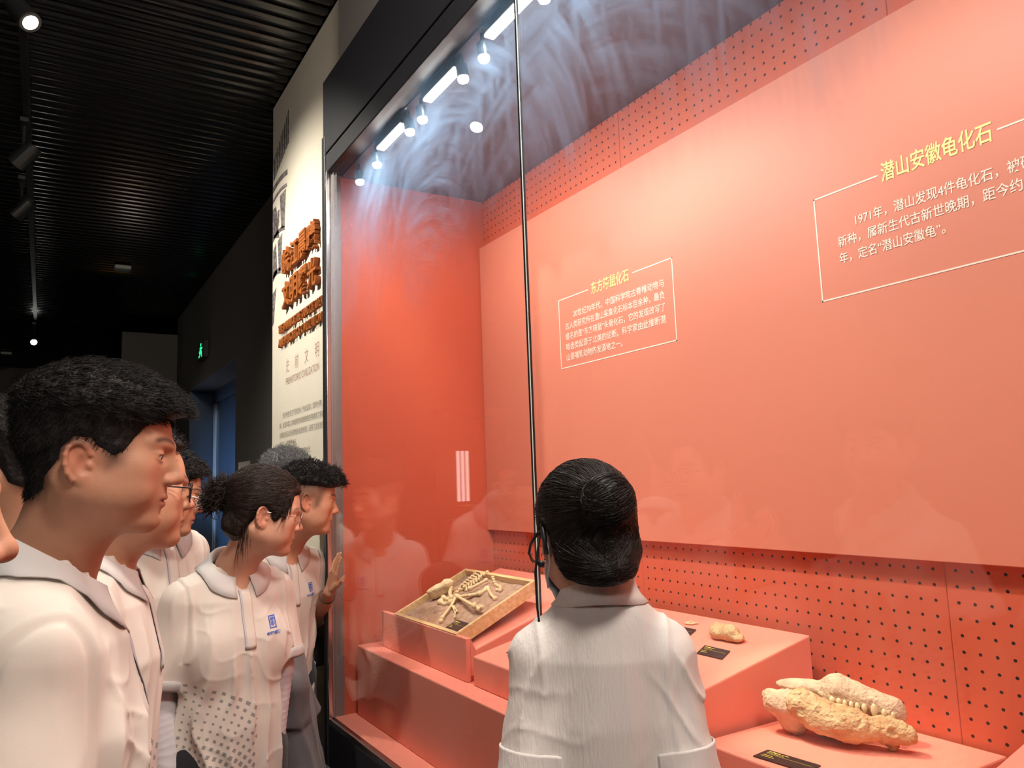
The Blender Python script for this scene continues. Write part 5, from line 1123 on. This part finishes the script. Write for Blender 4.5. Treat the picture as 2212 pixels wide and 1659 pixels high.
bones('spine', [(ell(tp(930 + 52 * i, 500 - 34 * i, .046 + .002 * math.sin(i)), (.008, .007, .007)), .003) for i in range(9)])
bones('tail_vertebrae', [(ell(tp(*q, .042), (.0075, .007, .0065)), .003) for q in ((1410, 270), (1420, 300), (1430, 330), (1440, 365), (1460, 395), (1485, 410), (1510, 425), (1530, 445), (1520, 475), (1480, 470))])
# ------------------------------------------------------------------ hall fittings
def onroof(u, v, z): d = CR.T @ np.array([(u - FW / 2) / FPX, (v - FH / 2) / FPX, 1.0]); return CP + d * ((z - CP[2]) / d[2])
M_white = mat('white_plastic', (0.55, 0.58, 0.52), 0.5)
TX = -0.15
tk = tag(put('lighting_track', MB().box((TX - .018, 0.2, ROOF - .03), (TX + .018, 11.9, ROOF - .001)).mesh(.002), M_black), 'black lighting track running along the slatted hall ceiling', 'lighting track')
def track_spot(u, v, label, lit, tilt, sz=1.0, zz=ROOF - .24):
    P = onroof(u, v, zz); t = thing('track_spotlight', label, 'spotlight', (P[0], P[1], ROOF - .03), 'spotlights on the ceiling track')
    put('stem', MB().tube([(P[0], P[1], ROOF - .031), (P[0], P[1], min(P[2] + .06, ROOF - .04))], .010).box((P[0] - .02, P[1] - .07, ROOF - .055), (P[0] + .02, P[1] + .07, ROOF - .031)).mesh(), M_rail, t)
    d = np.array(tilt, float); d /= np.linalg.norm(d); A = np.array(P)
    put('head', MB().lathe(A - d * .09, d, [(.001, 0), (.040 * sz, .001), (.048 * sz, .02), (.050 * sz, .15), (.046 * sz, .152), (.042 * sz, .135)], 24).mesh(), M_rail, t, False)
    put('lens', MB().lathe(A + d * .052, d, [(.001, -.003), (.041 * sz, .0), (.034 * sz, .010), (.001, .016)], 20).mesh(), M_spot if lit else mat('dull_lens', (.3, .3, .28), .15), t, True)
track_spot(50, 30, 'lit white track spotlight near the upper left photo corner', True, (.45, -.45, -.75), .9, 3.60)
track_spot(50, 340, 'unlit track spotlight, upper of the two dark ones at the left', False, (-.6, .3, -.7))
track_spot(45, 452, 'unlit track spotlight, lower of the two dark ones at the left', False, (-.6, .2, -.7))
track_spot(72, 735, 'small lit track spotlight far down the hall', True, (.1, -.8, -.5), 1.0)
for u, v, lb in ((265, 577, 'small white box on the slatted ceiling in the middle of the hall'), (14, 762, 'small white box on the far ceiling at the left photo edge')):
    P = onroof(u, v, ROOF - .02); t = thing('smoke_detector', lb, 'smoke detector', (P[0], P[1], ROOF))
    put('body', MB().box((P[0] - .07, P[1] - .06, ROOF - .05), (P[0] + .07, P[1] + .06, ROOF - .012)).mesh(.012), M_white, t)
ex = thing('exit_sign', 'green lit running-man exit sign high on the black wall', 'exit sign', (XB, 8.19, 2.93))
put('sign_box', MB().box((XB - .05, 8.02, 2.935), (XB - .0005, 8.36, 3.105)).mesh(.004), M_black, ex)
b = MB(); gx = XB - .0515
def eb(y0, y1, z0, z1): b.box((gx, y0, z0), (gx + .001, y1, z1))
eb(8.16, 8.21, 3.065, 3.092); eb(8.155, 8.235, 3.012, 3.055); eb(8.10, 8.16, 3.03, 3.045); eb(8.235, 8.27, 3.00, 3.02); eb(8.13, 8.19, 2.985, 3.010); eb(8.12, 8.145, 2.950, 2.985); eb(8.20, 8.25, 2.975, 3.005); eb(8.24, 8.30, 2.958, 2.975)
put('running_figure', b.mesh(), emis('exit_green', (0.02, 1.0, 0.28), 1.6), ex)
pl = thing('wall_plate', 'small yellowish plate on the black wall beside the doorway', 'plate', (XB, 6.37, 1.73)); put('plate', MB().box((XB - .006, 6.16, 1.735), (XB - .0005, 6.58, 1.83)).mesh(.001), mat('brass_plate', (.16, .13, .06), .4), pl)
nt_ = thing('door_notice', 'small red and white notice on the blue door', 'notice', (DX, 8.35, 1.40)); put('notice_sheet', MB().box((DX + .002, 8.10, 1.38), (DX + .0045, 8.60, 1.54)).mesh(), mat('notice_white', (.55, .5, .52), .6), nt_); put('red_border', MB().box((DX + .0012, 8.10, 1.38), (DX + .0019, 8.60, 1.41)).box((DX + .0012, 8.57, 1.41), (DX + .0019, 8.60, 1.54)).mesh(), mat('notice_red', (.4, .03, .03), .6), nt_)
# one lit showcase mirrored in the glass; one added, hidden, for the ceiling streak
def showcase(x, y, label, face, s=1.0):
    t = thing('lit_showcase', label, 'showcase', (x, y, 0)); fx, fy = face; R = lambda a, b_: (x + fx * b_ - fy * a, y + fy * b_ + fx * a)
    def bx(nm, a0, a1, b0, b1, z0, z1, m):
        (x0, y0), (x1, y1) = R(a0, b0), R(a1, b1); put(nm, MB().box((min(x0, x1), min(y0, y1), z0), (max(x0, x1), max(y0, y1), z1)).mesh(.002), m, t)
    bx('cabinet', -.45, .45, -.35, .0, 0, 1.22, M_fascia); bx('back_panel', -.45, .45, -.36, -.34, 1.22, 2.3, M_fascia); bx('top', -.45, .45, -.36, .0, 2.3, 2.4, M_fascia)
    bx('gilded_tray', -.30, .22, -.30, -.06, 1.222, 1.36, mat('gilt', (.8, .5, .12), .3, metal=.9))
    for k in range(3): bx('light_tube', .06 + .055 * k, .09 + .055 * k, -.335, -.31, 1.40, 1.95, emis('tube_glow', (1.0, .80, .72), 3.5 * s))
showcase(-2.2, 7.27, 'lit showcase with a gilded tray mirrored in the glass of the red case', (0, -1))
lamp('POINT', 'tray_fill_lamp', (-2.2, 6.95, 1.75), (0, 0, 0), 3, (1.0, 0.85, 0.6), 0.03)  # added point lamp to brighten the gilded tray
showcase(0.62, 8.6, 'added lit showcase hidden behind the group, for the streak on the ceiling', (0, -1), 2.5)
